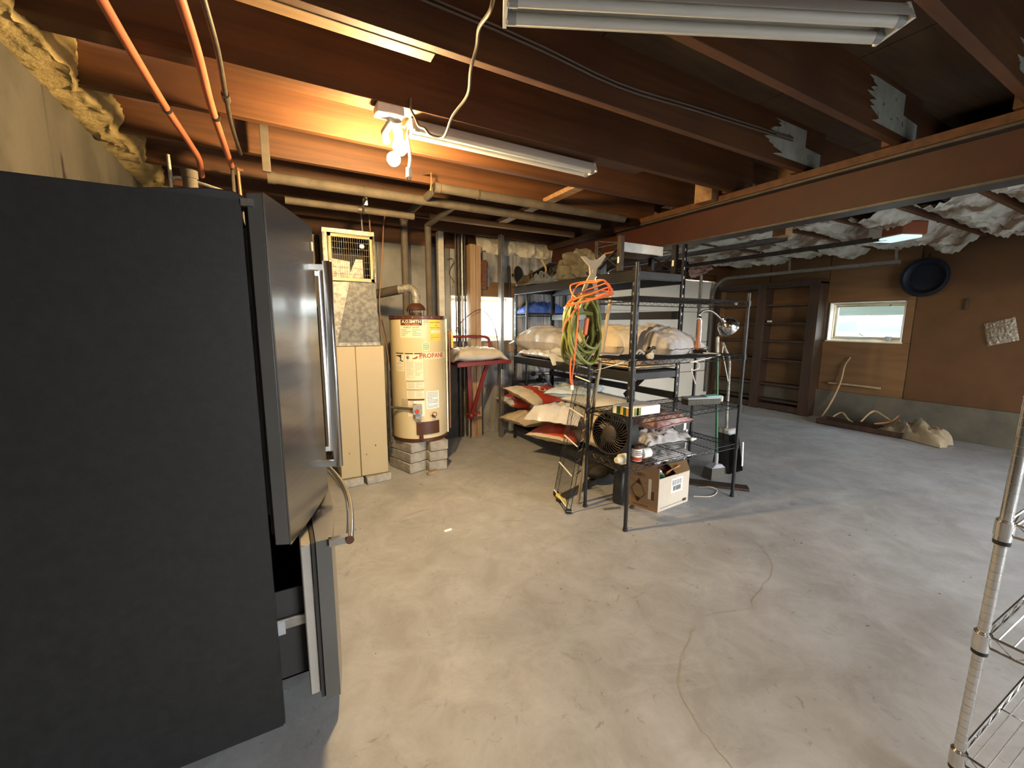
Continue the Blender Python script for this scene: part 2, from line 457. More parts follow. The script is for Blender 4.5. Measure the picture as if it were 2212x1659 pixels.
m_ggrey = M('grey_plastic', (.30, .31, .32), .4, c2=(.36, .37, .38))
m_film = film('clear_film', (.40, .37, .30), .2, .5)
m_scuff = M('crack_dirt', (.31, .285, .25), .9)
m_ground = M('pale_gravel', (.030, .036, .034), .9, c2=(.045, .05, .047), scale=2)
m_hill = M('hazy_hill', (.005, .017, .018), .95, c2=(.011, .026, .026), scale=.25)
m_deck = M('weathered_deck', (.55, .64, .62), .8, c2=(.62, .70, .68), scale=3, stretch=(8, .5, 8))
m_daypatch = M('painted_daylight', (.26, .275, .24), .85, c2=(.40, .42, .37), scale=7, detail=8, c3=(.05, .035, .02), scale3=26, amt3=(.64, .70))
m_lens = emit('glowing_lens', (.72, .95, 1.0), .85)  # opener lens, given a weak cyan-white glow in its material
m_opener = M('rust_red_case', (.22, .055, .020), .5)

# ================================================================== the setting
XL, XR, YB, YG = -0.80, 7.30, 4.78, 5.05
ZJ, ZT = 2.45, 2.73


def nz(x, y=0, z=0): return mnoise.noise(Vector((x, y, z)))


fl = MB().grid(lambda u, v: (-1.1 + 8.9 * u, -4.2 + 9.8 * v, 0), 24, 30)
fl.box(-1.1, -4.2, -.12, 7.8, 5.6, -.002)
floor = struct('floor', fl, m_floor, flat=True)


def ribbon(pts, wd, mat=m_scuff, z=.0012, seed=0):
    P = smooth_path([Vector((p[0], p[1], z)) for p in pts], 8); b = MB(); L = []; R = []
    for i, p in enumerate(P):
        t = P[min(i + 1, len(P) - 1)] - P[max(i - 1, 0)]; t.z = 0; t.normalize(); a = Vector((-t.y, t.x, 0))
        j = nz(i * .7, seed) * .02; ww = wd * (.45 + .9 * abs(nz(i * .43, seed + 9)))
        L.append(p + a * (ww + j)); R.append(p + a * (j - ww))
    n = len(P); b.add(L + R, [(i, i + 1, n + i + 1, n + i) for i in range(n - 1)])
    b.build('crack', mat, floor, flat=True)


ribbon([(2.75, 1.95), (2.66, 1.55), (2.62, 1.40), (2.45, 1.22), (2.05, 1.10), (1.98, 1.02)], .0028, seed=1)
ribbon([(1.62, 1.12), (1.42, 1.03), (1.28, .93), (1.22, .80), (1.18, .62)], .003, seed=4)
ribbon([(2.02, 1.06), (1.85, 1.12), (1.72, 1.16)], .002, seed=8)

for k, (x, y, a, L_) in enumerate(((1.02, 1.62, .3, .10), (1.10, 1.60, -.5, .08), (.70, 2.9, .2, .22), (1.5, 1.35, .9, .06), (2.1, 1.55, .1, .08), (1.3, 2.5, -.4, .15))):
    ribbon([(x, y), (x + L_ * .5 * cos(a), y + L_ * .5 * sin(a) + .012), (x + L_ * cos(a), y + L_ * sin(a))], .009, seed=20 + k)
R0 = random.Random(21); gb_ = MB()
for k in range(110):
    x, y = (R0.uniform(.1, 4.2), R0.uniform(.6, 3.4)) if k < 60 else (R0.gauss(2.4, .35), R0.gauss(2.05, .25)); s_ = R0.uniform(.002, .0055); a = R0.uniform(0, 3)
    gb_.obox((x, y, s_ * .25), (s_ * R0.uniform(1, 2.5), s_, s_ * .5), rz=a)
gb_.build('grit', M('floor_grit', (.10, .075, .05), .9, c2=(.20, .16, .11), scale=3), floor, flat=True)['kind'] = 'stuff'

# left wall: poured concrete between form joints, foam along its top
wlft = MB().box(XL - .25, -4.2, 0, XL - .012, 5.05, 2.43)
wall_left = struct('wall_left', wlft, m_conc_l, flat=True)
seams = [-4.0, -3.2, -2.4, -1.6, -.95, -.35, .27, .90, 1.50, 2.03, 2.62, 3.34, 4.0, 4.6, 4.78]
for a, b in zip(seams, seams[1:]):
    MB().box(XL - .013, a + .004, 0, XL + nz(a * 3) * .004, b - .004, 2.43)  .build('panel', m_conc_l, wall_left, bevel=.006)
MB().cyl((XL - .01, 3.34, 2.10), (XL + .012, 3.34, 2.10), .012, n=8).build('form_tie', m_galv2, wall_left)


def foamfn(u, v):
    y = -.95 + 5.7 * u; ph = (y - 1.669) / .505; lump = abs(sin(pi * ph)) ** .5
    t = v ** .8; out = sin(min(1, t * 1.5) * pi / 2)
    x = XL - .015 + (.120 + .045 * lump) * out - .06 * max(0, t - .6)
    zz = 2.405 + .035 * min(1, t * 2) + .34 * max(0, t - .42)
    n = .026 * nz(y * 5, v * 3) + .020 * nz(y * 12, v * 7, 2) + .012 * nz(y * 30, v * 16, 5) + .006 * nz(y * 70, v * 36, 9)
    k = 1.0 if v > .03 else .25
    return (x + n * k, y, zz + (.7 * n - .02 * abs(nz(y * 9, v * 5, 4))) * k)


fm = MB().grid(foamfn, 300, 22)
struct('trim_1', fm, m_foam, ang=60)

# back wall, with the window behind the heater
b = MB()
W1 = (1.82, 2.68, 1.19, 1.755)
b.box(XL, YB + .02, 0, W1[0], YB + .27, 2.29).box(W1[1], YB + .02, 0, 4.25, YB + .27, 2.29)
b.box(W1[0], YB + .02, 0, W1[1], YB + .27, W1[2]).box(W1[0], YB + .02, W1[3], W1[1], YB + .27, 2.29)
wall_back = struct('wall_back', b, m_conc_b, flat=True)
xs = [XL, -.2, .42, .98, 1.35, W1[0], 2.0, 2.23, 2.46, W1[1], 2.93, 3.16, 3.42, 3.66, 3.9, 4.25]
for a, c in zip(xs, xs[1:]):
    mm = m_conc if c <= 1.83 else m_conc_b
    d = YB + nz(a * 5) * .005
    if a >= W1[0] - .01 and c <= W1[1] + .01:
        MB().box(a + .003, d, 0, c - .003, YB + .021, W1[2]).build('panel', mm, wall_back, bevel=.004)
        MB().box(a + .003, d, W1[3], c - .003, YB + .021, 2.29).build('panel', mm, wall_back, bevel=.004)
    else:
        MB().box(a + .003, d, 0, c - .003, YB + .021, 2.29).build('panel', mm, wall_back, bevel=.004)
struct('trim_2', MB().box(XL - .2, YB + .10, 2.29, XR, YB + .14, ZT).box(XL - .2, YB + .0, 2.29, 4.2, YB + .14, 2.33), m_joist)


def foam2(u, v):
    x = 2.15 + 1.12 * u; z = 2.27 + .2 * v
    n = .035 * nz(x * 6, z * 6) + .02 * nz(x * 17, z * 17) + .01 * nz(x * 40, z * 30)
    return (x, YB + .05 - .085 * sin(pi * (.1 + .85 * v)) ** .5 + n, z + .4 * n)


struct('trim_3', MB().grid(foam2, 70, 16), m_foam_w, ang=60)


def window(name, axis, a0, a1, z0, z1, d, fw, mats, sash=None):
    """a wooden window: frame, sash and pane, set in a deep reveal; axis tells which way it runs."""
    def B(m, p0, p1, q0, q1, e0, e1):
        return m.box(p0, e0, q0, p1, e1, q1) if axis == 'X' else m.box(e0, p0, q0, e1, p1, q1)
    g = MB()
    for p0, p1, q0, q1 in ((a0, a1, z0, z0 + fw), (a0, a1, z1 - fw, z1), (a0, a0 + fw, z0 + fw, z1 - fw), (a1 - fw, a1, z0 + fw, z1 - fw)):
        B(g, p0, p1, q0, q1, d - .03, d + .05)
    wdw = struct(name, g, mats[0], bevel=.003)
    g = MB(); i = fw; s2 = .03
    for p0, p1, q0, q1 in ((a0 + i, a1 - i, z0 + i, z0 + i + s2), (a0 + i, a1 - i, z1 - i - s2, z1 - i), (a0 + i, a0 + i + s2, z0 + i + s2, z1 - i - s2), (a1 - i - s2, a1 - i, z0 + i + s2, z1 - i - s2)):
        B(g, p0, p1, q0, q1, d, d + .035)
    g.build('sash', mats[1], wdw, bevel=.003)
    B(MB(), a0 + i + s2, a1 - i - s2, z0 + i + s2, z1 - i - s2, d + .014, d + .020).build('pane', m_pane, wdw, flat=True)
    return wdw


win1 = window('window_1', 'X', W1[0], W1[1], W1[2], W1[3], YB + .20, .035, (m_white, m_cream))
rv = MB().box(W1[1] - .012, YB + .0, W1[2], W1[1] - .001, YB + .17, W1[3]).box(W1[0] + .001, YB, W1[2], W1[0] + .012, YB + .17, W1[3]).box(W1[0], YB, W1[3] - .012, W1[1], YB + .17, W1[3]).box(W1[0], YB - .01, W1[2], W1[1], YB + .17, W1[2] + .012)
rv.build('reveal', m_cream, win1, bevel=.002)
MB().box(W1[0] - .02, YB - .02, W1[2] - .14, W1[1] + .30, YB + .005, W1[2] - .005).build('sill_board', m_stud, win1, bevel=.003)
MB().box(2.12, YB - .015, W1[3] - .005, 2.72, YB + .004, 1.93).build('head_board', m_hard2, win1, bevel=.003)

# garage door in the back wall, its jambs and the header above it
GD0, GD1 = 4.27, 7.12
b = MB(); b.box(GD0 - .02, YG + .05, 0, GD1 + .05, YG + .08, 2.2)
door1 = struct('door_1', b, m_gdoor, flat=True)
for i in range(4):
    z0 = .012 + i * .542
    p = MB().box(GD0, YG, z0, GD1, YG + .05, z0 + .534).build('panel', m_gdoor, door1, bevel=.006)
    for x in (GD0 + .03, GD0 + .97, GD0 + 1.9, GD1 - .07):
        MB().box(x, YG - .006, z0 + .03, x + .04, YG, z0 + .50).build('stile', m_gdoor, p, bevel=.002)
struct('trim_4', MB().box(GD0 - .10, YG - .06, 0, GD0 - .005, YG + .14, 2.2), m_pipei, bevel=.003)
struct('trim_5', MB().box(GD1 + .01, YG - .16, 0, GD1 + .14, YG + .14, 2.35), m_hard2, bevel=.003)
struct('trim_6', MB().box(GD0 - .1, YG - .02, 2.2, XR, YG + .04, ZT), m_joist)

# right wall: concrete foot, brown boards above, window onto the hill
W2 = (2.335, 3.215, 1.185, 1.745)
D2 = .22
b = MB()
b.box(XR - .03, -4.2, 0, XR + D2, 5.3, .35).box(XR - .03, -4.2, .35, XR + D2, -3.4, .43).box(XR - .03, -.9, .35, XR + D2, 5.3, .43)
b.box(XR + .014, -4.2, .43, XR + D2, -3.4, ZT).box(XR + .014, -3.4, 2.1, XR + D2, -.9, ZT).box(XR + .014, -.9, .43, XR + D2, W2[0], ZT).box(XR + .014, W2[1], .43, XR + D2, 5.3, ZT)  # leaves an unseen side opening, added to let daylight in
b.box(XR + .014, W2[0], .43, XR + D2, W2[1], W2[2]).box(XR + .014, W2[0], W2[3], XR + D2, W2[1], ZT)
wall_right = struct('wall_right', b, [m_conc_r], flat=True)
for y0, y1, z0, z1, mm in ((-4.0, -3.4, .43, ZT, m_hard), (-3.4, -.9, 2.1, ZT, m_hard), (-.9, -.2, .43, ZT, m_hard), (-.2, 1.02, .43, ZT, m_hard), (1.02, 2.24, .43, ZT, m_hard), (2.245, W2[1] + .05, .43, W2[2] - .012, m_hard2),
                           (2.245, W2[1] + .05, W2[3] + .01, ZT, m_hard2), (W2[1] + .055, 4.14, .43, ZT, m_hard2), (4.145, 5.05, .43, ZT, m_hard2), (2.245, W2[0] - .004, W2[2] - .008, W2[3] + .006, m_hard2)):
    MB().box(XR, y0 + .003, z0, XR + .014, y1 - .003, z1).build('panel', mm, wall_right, bevel=.002)
win2 = window('window_2', 'Y', W2[0], W2[1], W2[2], W2[3], XR + .12, .03, (m_cream, m_cream))
rv = MB()
rv.box(XR - .004, W2[1] - .014, W2[2], XR + D2, W2[1], W2[3]).box(XR - .004, W2[0], W2[2], XR + D2, W2[0] + .014, W2[3])
rv.box(XR - .004, W2[0], W2[3] - .012, XR + D2, W2[1], W2[3])
rv.build('reveal', m_white, win2, bevel=.002)
MB().box(XR - .03, W2[0] - .01, W2[2] - .016, XR + D2, W2[1] + .01, W2[2] + .004).build('sill', m_cream, win2, bevel=.003)
for p in (((7.415, 2.86, 1.30), (7.415, 2.83, 1.27), (7.415, 2.80, 1.26)), ((7.41, 2.54, 1.70), (7.41, 2.53, 1.69), (7.41, 2.545, 1.675))):
    MB().tube(p, .005, 6).build('latch', m_iron, win2)

# behind the camera, unseen: header added to shade joists, opening added for daylight
struct('trim_added_header', MB().box(XL - .2, -.95, 2.18, XR + .1, -.80, ZT), m_joist)
struct('wall_front', MB().box(XL - .25, -4.2, 0, 1.6, -4.0, ZT).box(5.0, -4.2, 0, XR + .2, -4.0, ZT).box(1.6, -4.2, 2.6, 5.0, -4.0, ZT).box(1.6, -4.2, 0, 5.0, -4.0, .45), m_conc, flat=True)

# ceiling: subfloor boards over fir joists
ceil = struct('ceiling', MB().box(XL - .3, -4.3, ZT + .025, XR + .3, 5.4, ZT + .06), m_ply, flat=True)
for i in range(7):
    for j in range(-3, 6):
        x0 = XL - .25 + i * 1.22; y0 = -1.0 + j * 1.12
        MB().box(x0 + .003, y0 + .002, ZT, min(x0 + 1.217, XR + .25), min(y0 + 1.118, 5.35), ZT + .024).build('board', m_ply, ceil, flat=True)
JY = [1.649 + .505 * k for k in range(-5, 6)] + [4.66]
for k, y in enumerate(JY):
    MB().box(XL - .14, y, ZJ, 3.42, y + .041, ZT).build('joist', m_joist if k not in (4, 6) else m_joist, ceil, bevel=.002)
    MB().box(3.16, y + .0415, ZJ, XR + .1, y + .082, ZT).build('joist', m_joist, ceil, bevel=.002)
MB().box(-.62, 1.692, ZJ - .002, .60, 1.752, ZJ + .036).build('ledger', m_joist_l, ceil, bevel=.002)
MB().obox((3.145, 2.365, 2.49), (.10, .15, .16), rz=.1).build('blocking', m_joist_l, ceil, bevel=.003)
for dz in (0, .018):
    MB().tube([(-.6, 1.640, 2.60 + dz), (.85, 1.640, 2.575 + dz), (1.48, 1.640, 2.535 + dz), (2.05, 1.640, 2.56 + dz), (3.0, 1.640, 2.60 + dz)], .005, 6, res=4).build('cable', m_cord, ceil)
MB().box(XL - .1, 2.154 + .042, ZJ + .004, 2.25, 2.154 + .118, ZJ + .04).build('ledger', m_joist, ceil, bevel=.002)
for y in (2.659, 3.164, 3.669):                                       # pale blocking between the joists
    MB().bar((2.10, y + .041, ZJ + .02), (2.11, y + .505, ZJ + .02), .09, .036).build('blocking', m_joist_l, ceil, bevel=.002)
for y in (2.154, 2.659, 3.164):
    MB().box(3.425, y + .0, ZJ, 3.465, y + .041, ZJ + .10).build('joist_end', m_joist_l, ceil, bevel=.002)

for y, s in ((1.649, 0), (1.144, 5), (.639, 9)):                     # daylight on the joists by the beam, painted as pale patches
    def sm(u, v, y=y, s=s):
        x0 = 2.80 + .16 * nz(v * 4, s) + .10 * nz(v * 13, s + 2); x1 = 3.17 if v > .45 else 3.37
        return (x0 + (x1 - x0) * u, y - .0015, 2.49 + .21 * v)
    MB().grid(sm, 10, 20, flip=True).build('daylight_patch', m_daypatch, ceil, flat=True)

# steel beam across the joists
bm_ = MB()
bm_.box(3.27, -.95, 2.145, 3.285, YB + .1, 2.385)
beam = struct('steel_beam', bm_, m_beam, flat=True)
MB().box(3.2, -.95, 2.130, 3.355, YB + .1, 2.147).build('flange', m_beam_e, beam, bevel=.002)
MB().box(3.2, -.95, 2.383, 3.355, YB + .1, 2.400).build('flange', m_beam_e, beam, bevel=.002)
MB().box(3.19, -.95, 2.400, 3.365, YB + .1, ZJ - .001).build('sill_plate', m_joist, beam, bevel=.002)

# outside: grass, hill, the weathered beam of a deck
struct('ground_near', MB().box(-12, -60, -.3, 18, -4.25, -.02), m_ground, flat=True)
struct('ground', MB().grid(lambda u, v: (7.6 + 60 * u, -30 + 66 * v, (.95 - .5 * u) if -30 + 66 * v > .3 else -.05), 8, 66), m_ground)


def hillfn(u, v):
    y = -60 + 170 * u; h = 3.2 + 2.6 * sin(u * 7 + 1) * .5 + 1.2 * nz(u * 9, 1)
    return (58 + 26 * v, y, -2 + (h + 3 + .5 * nz(u * 60, v * 9)) * sin(v * pi * .5))


struct('hill', MB().grid(hillfn, 80, 8), m_hill)
dk = MB().box(8.55, 1.2, 1.575, 8.6, 5.2, 1.80)
dko = tag(dk.build('deck_beam', m_deck, bevel=.004), 'weathered grey board of a deck seen outside the far window', 'board')
for i, y in enumerate((1.4, 5.0)):
    MB().box(8.56, y, .9, 8.64, y + .09, 1.8).build('post', m_deck, dko, bevel=.003)
MB().box(7.75, 1.2, 1.80, 8.7, 5.2, 1.83).build('decking', m_deck, dko, bevel=.003)

# wooden framing and posts along the back wall
solo('wooden_post', MB().box(2.02, YB - .14, 0, 2.09, YB - .012, 2.34).box(2.094, YB - .14, 0, 2.16, YB - .012, 2.33), m_stud, 'doubled orange pine post standing against the window left part', 'post', bevel=.003)
solo('wooden_post', MB().box(1.645, YB - .10, 1.2, 1.712, YB - .012, 2.45), m_foam_w, 'pale dusty wooden post rising behind the water heater right edge', 'post', bevel=.003)
solo('steel_post', MB().box(2.336, 4.46, 0, 2.348, 4.53, 2.45).box(2.336, 4.518, 0, 2.409, 4.53, 2.45), m_galv2, 'grey galvanised angle post between red stand and black rack', 'post', bevel=.002)
solo('plank', MB().obox((1.82, YB - .03, .55), (.28, .02, 1.1)), m_dirt, 'dark board standing behind the heater beside the pine post', 'plank', bevel=.003)
solo('plank', MB().obox((1.56, YB - .05, .62), (.22, .02, 1.24)), m_dkwood, 'dark brown board half hidden behind the water heater', 'plank', bevel=.003)

# ================================================================== refrigerator
fr = thing('refrigerator', 'large charcoal french door refrigerator with steel doors ajar at left', 'refrigerator', (-.41, 1.9, 0))
FY0, FY1 = 1.464, 2.372
b = MB().box(-.73, FY0 + .051, .04, -.70, FY1 - .051, 1.765).box(-.73, FY0, .04, -.072, FY0 + .05, 1.765).box(-.73, FY1 - .05, .04, -.072, FY1, 1.765)
b.box(-.73, FY0 + .051, 1.72, -.072, FY1 - .051, 1.765).box(-.73, FY0 + .051, .66, -.10, FY1 - .051, .715).box(-.70, FY0 + .051, .04, -.12, FY1 - .051, .10)
b.build('cabinet', m_fridge, fr, bevel=.006, seg=2)
b = MB().box(-.70, FY0 + .05, .715, -.69, FY1 - .05, 1.72).box(-.70, FY0 + .05, .715, -.09, FY0 + .056, 1.72).box(-.70, FY1 - .056, .715, -.09, FY1 - .05, 1.72)
b.box(-.69, FY0 + .055, .10, -.68, FY1 - .055, .66)
b.build('liner', m_liner, fr)
for y in (FY0 + .06, FY1 - .2):
    for x in (-.66, -.16):
        MB().cyl((x, y + .05, 0), (x, y + .05, .045), .025, n=12).build('foot', m_blackm, fr)
MB().box(-.70, FY0 + .06, .02, -.11, FY1 - .06, .05).build('base_grille', m_blackm, fr)


def fdoor(hy, fy, hx, fx):
    """a french door: steel skin, grey edge, gasket, handle with two brackets. hinge (hx, hy), free edge (fx, fy)."""
    h = Vector((hx, hy, 0)); d = Vector((fx, fy, 0)) - h; Lw = d.length; d.normalize()
    n = Vector((d.y, -d.x, 0))
    if n.x < 0: n = -n
    Z0, Z1 = .70, 1.79
    def P(a, o, z): q = h + d * a + n * o; return Vector((q.x, q.y, z))
    g = MB()
    def slab(m, a0, a1, o0, o1, z0, z1):
        vs = [P(a, o, z) for z in (z0, z1) for a, o in ((a0, o0), (a1, o0), (a1, o1), (a0, o1))]
        return m.add(vs, [(0, 3, 2, 1), (4, 5, 6, 7), (0, 1, 5, 4), (1, 2, 6, 5), (2, 3, 7, 6), (3, 0, 4, 7)])
    slab(g, 0, Lw, -.050, -.004, Z0, Z1)
    dr = g.build('door', m_fgrey, fr, bevel=.004)
    # gently bowed steel skin
    K = 10; vs = []; fs = []
    for i in range(K + 1):
        a = Lw * i / K; o = .006 * sin(pi * i / K)
        for z in (Z0, Z1): vs += [P(a, o, z), P(a, -.0045, z)]
    for i in range(K):
        q = i * 4
        fs += [(q, q + 2, q + 6, q + 4), (q + 1, q + 5, q + 7, q + 3), (q + 2, q + 3, q + 7, q + 6), (q, q + 4, q + 5, q + 1)]
    fs += [(0, 1, 3, 2), (K * 4, K * 4 + 2, K * 4 + 3, K * 4 + 1)]
    MB().add(vs, fs).build('steel_skin', m_steel, dr)
    slab(MB(), .02, Lw - .02, -.064, -.050, Z0 + .03, Z1 - .03).build('gasket', m_gasket, dr)
    slab(MB(), .05, Lw - .05, -.095, -.064, Z0 + .08, Z1 - .08).build('door_liner', m_liner, dr, bevel=.01)
    hb = MB(); a = Lw - .075
    vs = [P(a + s, o, z) for z in (.83, 1.655) for s, o in ((-.012, .052), (.012, .052), (.014, .078), (.006, .084), (-.006, .084), (-.014, .078))]
    hb.add(vs, [(5, 4, 3, 2, 1, 0), (6, 7, 8, 9, 10, 11)] + [(i, (i + 1) % 6, 6 + (i + 1) % 6, 6 + i) for i in range(6)])
    for z in (.845, 1.63): slab(hb, a - .012, a + .012, .0, .056, z - .012, z + .012)
    hb.build('handle', m_handle, dr, bevel=.002)
    MB().bar(P(.0, -.03, Z1 - .03), P(.0, -.06, Z1 - .03), .02, .02).build('hinge_pin', m_galv2, dr)
    return dr, P


d1, P1 = fdoor(1.455, 1.885, -.012, .140)
d2, P2 = fdoor(2.372, 1.945, -.012, .135)
MB().obox(P1(.40, .012, 1.71), (.004, .014, .035), rz=-.33).build('catch', m_cream, d1, bevel=.002)
hc = MB()                                                            # curved hinge cover on the near top corner
pr = [(-.30, 1.768), (-.14, 1.790), (-.09, 1.79), (-.055, 1.775), (-.02, 1.772), (-.02, 1.752), (-.30, 1.752)]
vs = [(x, y, z) for y in (FY0 + .01, FY0 + .09) for x, z in pr]; n = len(pr)
hc.add(vs, [tuple(range(n)), tuple(reversed(range(n, 2 * n)))] + [(i, n + i, n + (i + 1) % n, (i + 1) % n) for i in range(n)])
hc.build('hinge_cover', m_blackm, fr, bevel=.003)
# freezer drawer, pulled a little out
dz0, dz1 = .075, .684
g = MB(); K = 14
def dfront(t): return .108 + .040 * sin(pi * t) ** .8
vs = []; fs = []
for i in range(K + 1):
    y = FY0 + .004 + .90 * i / K
    for z in (dz0, dz1): vs += [(dfront(i / K), y, z), (.060, y, z)]
for i in range(K):
    q = i * 4
    fs += [(q, q + 4, q + 6, q + 2), (q + 1, q + 3, q + 7, q + 5), (q + 2, q + 6, q + 7, q + 3), (q, q + 1, q + 5, q + 4)]
fs += [(0, 2, 3, 1), (K * 4, K * 4 + 1, K * 4 + 3, K * 4 + 2)]
g.add(vs, fs); g.m = [0 if i % 4 in (0, 2) and i < 4 * K else 1 for i in range(len(fs))]; drw = g.build('freezer_drawer', [m_steeln, m_fgrey], fr)
MB().box(.046, FY0 + .012, dz0 + .01, .060, FY1 - .012, dz1 - .008).build('gasket', m_gasket, drw)
MB().box(.012, FY0 + .02, .10, .046, FY1 - .02, .672).build('drawer_liner', m_liner, drw, bevel=.004)
g = MB()
for y in (FY0 + .07, FY1 - .075): g.box(-.58, y, .16, .013, y + .006, .50)
g.box(-.58, FY0 + .07, .16, .013, FY1 - .07, .166).box(-.58, FY0 + .07, .16, -.574, FY1 - .07, .50)
g.build('bin', m_gasket, drw)
for y in (FY0 + .056, FY1 - .068): MB().box(-.62, y, .36, .02, y + .012, .40).build('rail', m_galv2, drw, bevel=.003)
MB().box(-.075, FY0 + .055, .345, -.05, FY0 + .07, .395).build('roller_block', m_ggrey, drw)
g = MB(); pts = []
for i in range(17):
    t = i / 16; pts.append((.166 + .046 * sin(pi * t), FY0 - .012 + .88 * t, .672))
g.tube(pts, .0135, 12)
for y, x in ((FY0 + .002, .10), (FY0 + .85, .10)): g.box(x, y - .012, .660, .168, y + .012, .684)
hd = g.build('drawer_handle', m_handle, drw)
MB().cyl((.166, FY0 - .0125, .672), (.166, FY0 - .017, .672), .0145, n=16).build('end_cap', m_hbrown, drw)

# ================================================================== furnace and its plenum
fu = thing('furnace', 'tall tan furnace cabinet with galvanised duct and grille on top', 'furnace', (.585, 4.1, 0))
FX0, FX1, FYF, FYR = .385, .785, 3.70, 4.45
b = MB().box(FX0, FYF + .016, .075, FX1, FYR, 1.225).build('cabinet', m_furn, fu, bevel=.006)
MB().box(FX0, FYF, .078, .548, FYF + .0155, 1.222).build('door_panel', m_furn, fu, bevel=.004)
MB().box(.552, FYF, .078, FX1, FYF + .0155, 1.222).build('door_panel', m_furn, fu, bevel=.004)
g = MB()
for x, z in ((.46, .30), (.68, .345), (.68, .34), (.6, .27)): g.cyl((x, FYF - .003, z), (x, FYF + .001, z), .005, n=8)
g.build('screw', m_iron, fu)
PX0, PX1 = .345, .750
b = MB()
b.add([(PX0 + .004, FYF + .012, 1.225), (.405, FYF + .006, 1.225), (PX1 + .006, FYF + .012, 1.225), (PX1 - .01, FYF + .012, 1.76), (.535, FYF + .004, 1.76), (PX0, FYF + .012, 1.76),
       (PX0 + .004, FYR, 1.225), (PX1 + .006, FYR, 1.225), (PX1 - .01, FYR, 1.76), (PX0, FYR, 1.76)],
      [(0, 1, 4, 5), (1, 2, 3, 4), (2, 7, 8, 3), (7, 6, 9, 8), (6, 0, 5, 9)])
b.m = [0, 1, 0, 0, 0]; pl = b.build('plenum', [m_galv, m_galv_shade], fu, ang=2)  # right front facet darker: the fold's shading is put into its colour
MB().box(PX0 + .004, FYF - .006, 1.225, PX1 + .008, FYF + .014, 1.255).build('drive_cleat', m_galv, pl, bevel=.002)
GX0, GX1, GZ0, GZ1 = .345, .745, 1.755, 2.165                          # grille box
b = MB()
b.box(GX0, FYF + .03, GZ0, GX0 + .004, FYR, GZ1).box(GX1 - .004, FYF + .03, GZ0, GX1, FYR, GZ1).box(GX0, FYF + .03, GZ1 - .004, GX1, FYR, GZ1)
b.box(GX0, FYF, GZ1 - .035, GX1, FYF + .03, GZ1).box(GX0, FYF, GZ0, GX0 + .035, FYF + .03, GZ1 - .035).box(GX1 - .012, FYF, GZ0, GX1, FYF + .03, GZ1 - .035)
b.build('grille_box', m_galv, fu, bevel=.002)
b = MB().box(GX0 + .006, FYF + .45, GZ0, GX1 - .006, FYF + .46, GZ1 - .006).box(GX0 + .006, FYF + .03, GZ0, GX0 + .010, FYF + .45, GZ1 - .006).box(GX1 - .010, FYF + .03, GZ0, GX1 - .006, FYF + .45, GZ1 - .006).box(GX0 + .01, FYF + .03, GZ1 - .012, GX1 - .01, FYF + .45, GZ1 - .007)
b.build('shade_lining', m_gasket, fu)  # dark sheets that paint in the shade behind the grille
gx0, gx1, gz0, gz1 = GX0 + .036, GX1 - .014, GZ0, GZ1 - .037
b = MB(); wd = .028
b.box(gx0, FYF - .004, gz0, gx0 + wd, FYF + .02, gz1).box(gx1 - wd, FYF - .004, gz0, gx1, FYF + .02, gz1).box(gx0, FYF - .004, gz0, gx1, FYF + .02, gz0 + wd).box(gx0, FYF - .004, gz1 - wd, gx1, FYF + .02, gz1)
gf = b.build('grille_frame', m_furn, fu, bevel=.003)
b = MB()
for i in range(17):
    x = gx0 + wd + (gx1 - gx0 - 2 * wd) * (i + .5) / 17; b.box(x - .0009, FYF + .006, gz0 + wd, x + .0009, FYF + .008, gz1 - wd)
for i in range(6):
    z = gz0 + wd + (gz1 - gz0 - 2 * wd) * (i + .6) / 6.3; b.box(gx0 + wd, FYF + .004, z - .0012, gx1 - wd, FYF + .006, z + .0012)
b.build('grille_wire', m_iron, gf)
MB().add([(.385, FYF + .12, 1.765), (.56, FYF + .12, 1.765), (.56, FYF + .12, 1.93), (.385, FYF + .12, 1.95)], [(0, 1, 2, 3)]).build('baffle', m_galv, fu, flat=True)
MB().add([(.52, FYF + .06, 1.765), (.655, FYF + .06, 1.765), (.655, FYF + .07, 1.945), (.60, FYF + .07, 1.945)], [(0, 1, 2, 3)]).build('baffle', m_galv, fu, flat=True)
MB().ball((.645, FYF + .02, 2.045), (.022, .012, .018)).build('lever', m_labelw, fu)
MB().box(.10, FYF + .25, 1.55, .34, FYR, 2.15).build('side_duct', m_iron, fu, bevel=.004)
solo('concrete_block', MB().obox((.465, 3.745, .037), (.19, .14, .072), rz=.10), m_block, 'thin block under the furnace front left corner', 'block', group=None, bevel=.006)
solo('concrete_block', MB().obox((.690, 3.745, .037), (.22, .14, .072), rz=.14), m_block, 'thin block under the furnace front right corner', 'block', bevel=.006)

# ================================================================== water heater on its blocks
HX, HY, HR, HZ0, HZ1 = 1.180, 4.0, .262, .300, 1.487
PH0 = math.atan2(-HY, -HX)                                           # the side that faces the camera


def hw(px):                                                          # angle on the shell of what the photo shows at this column
    return PH0 + math.asin(max(-1, min(1, (px - 902.5) / 57.5)))


def hp(a, z, r=HR): return Vector((HX + r * cos(a), HY + r * sin(a), z))


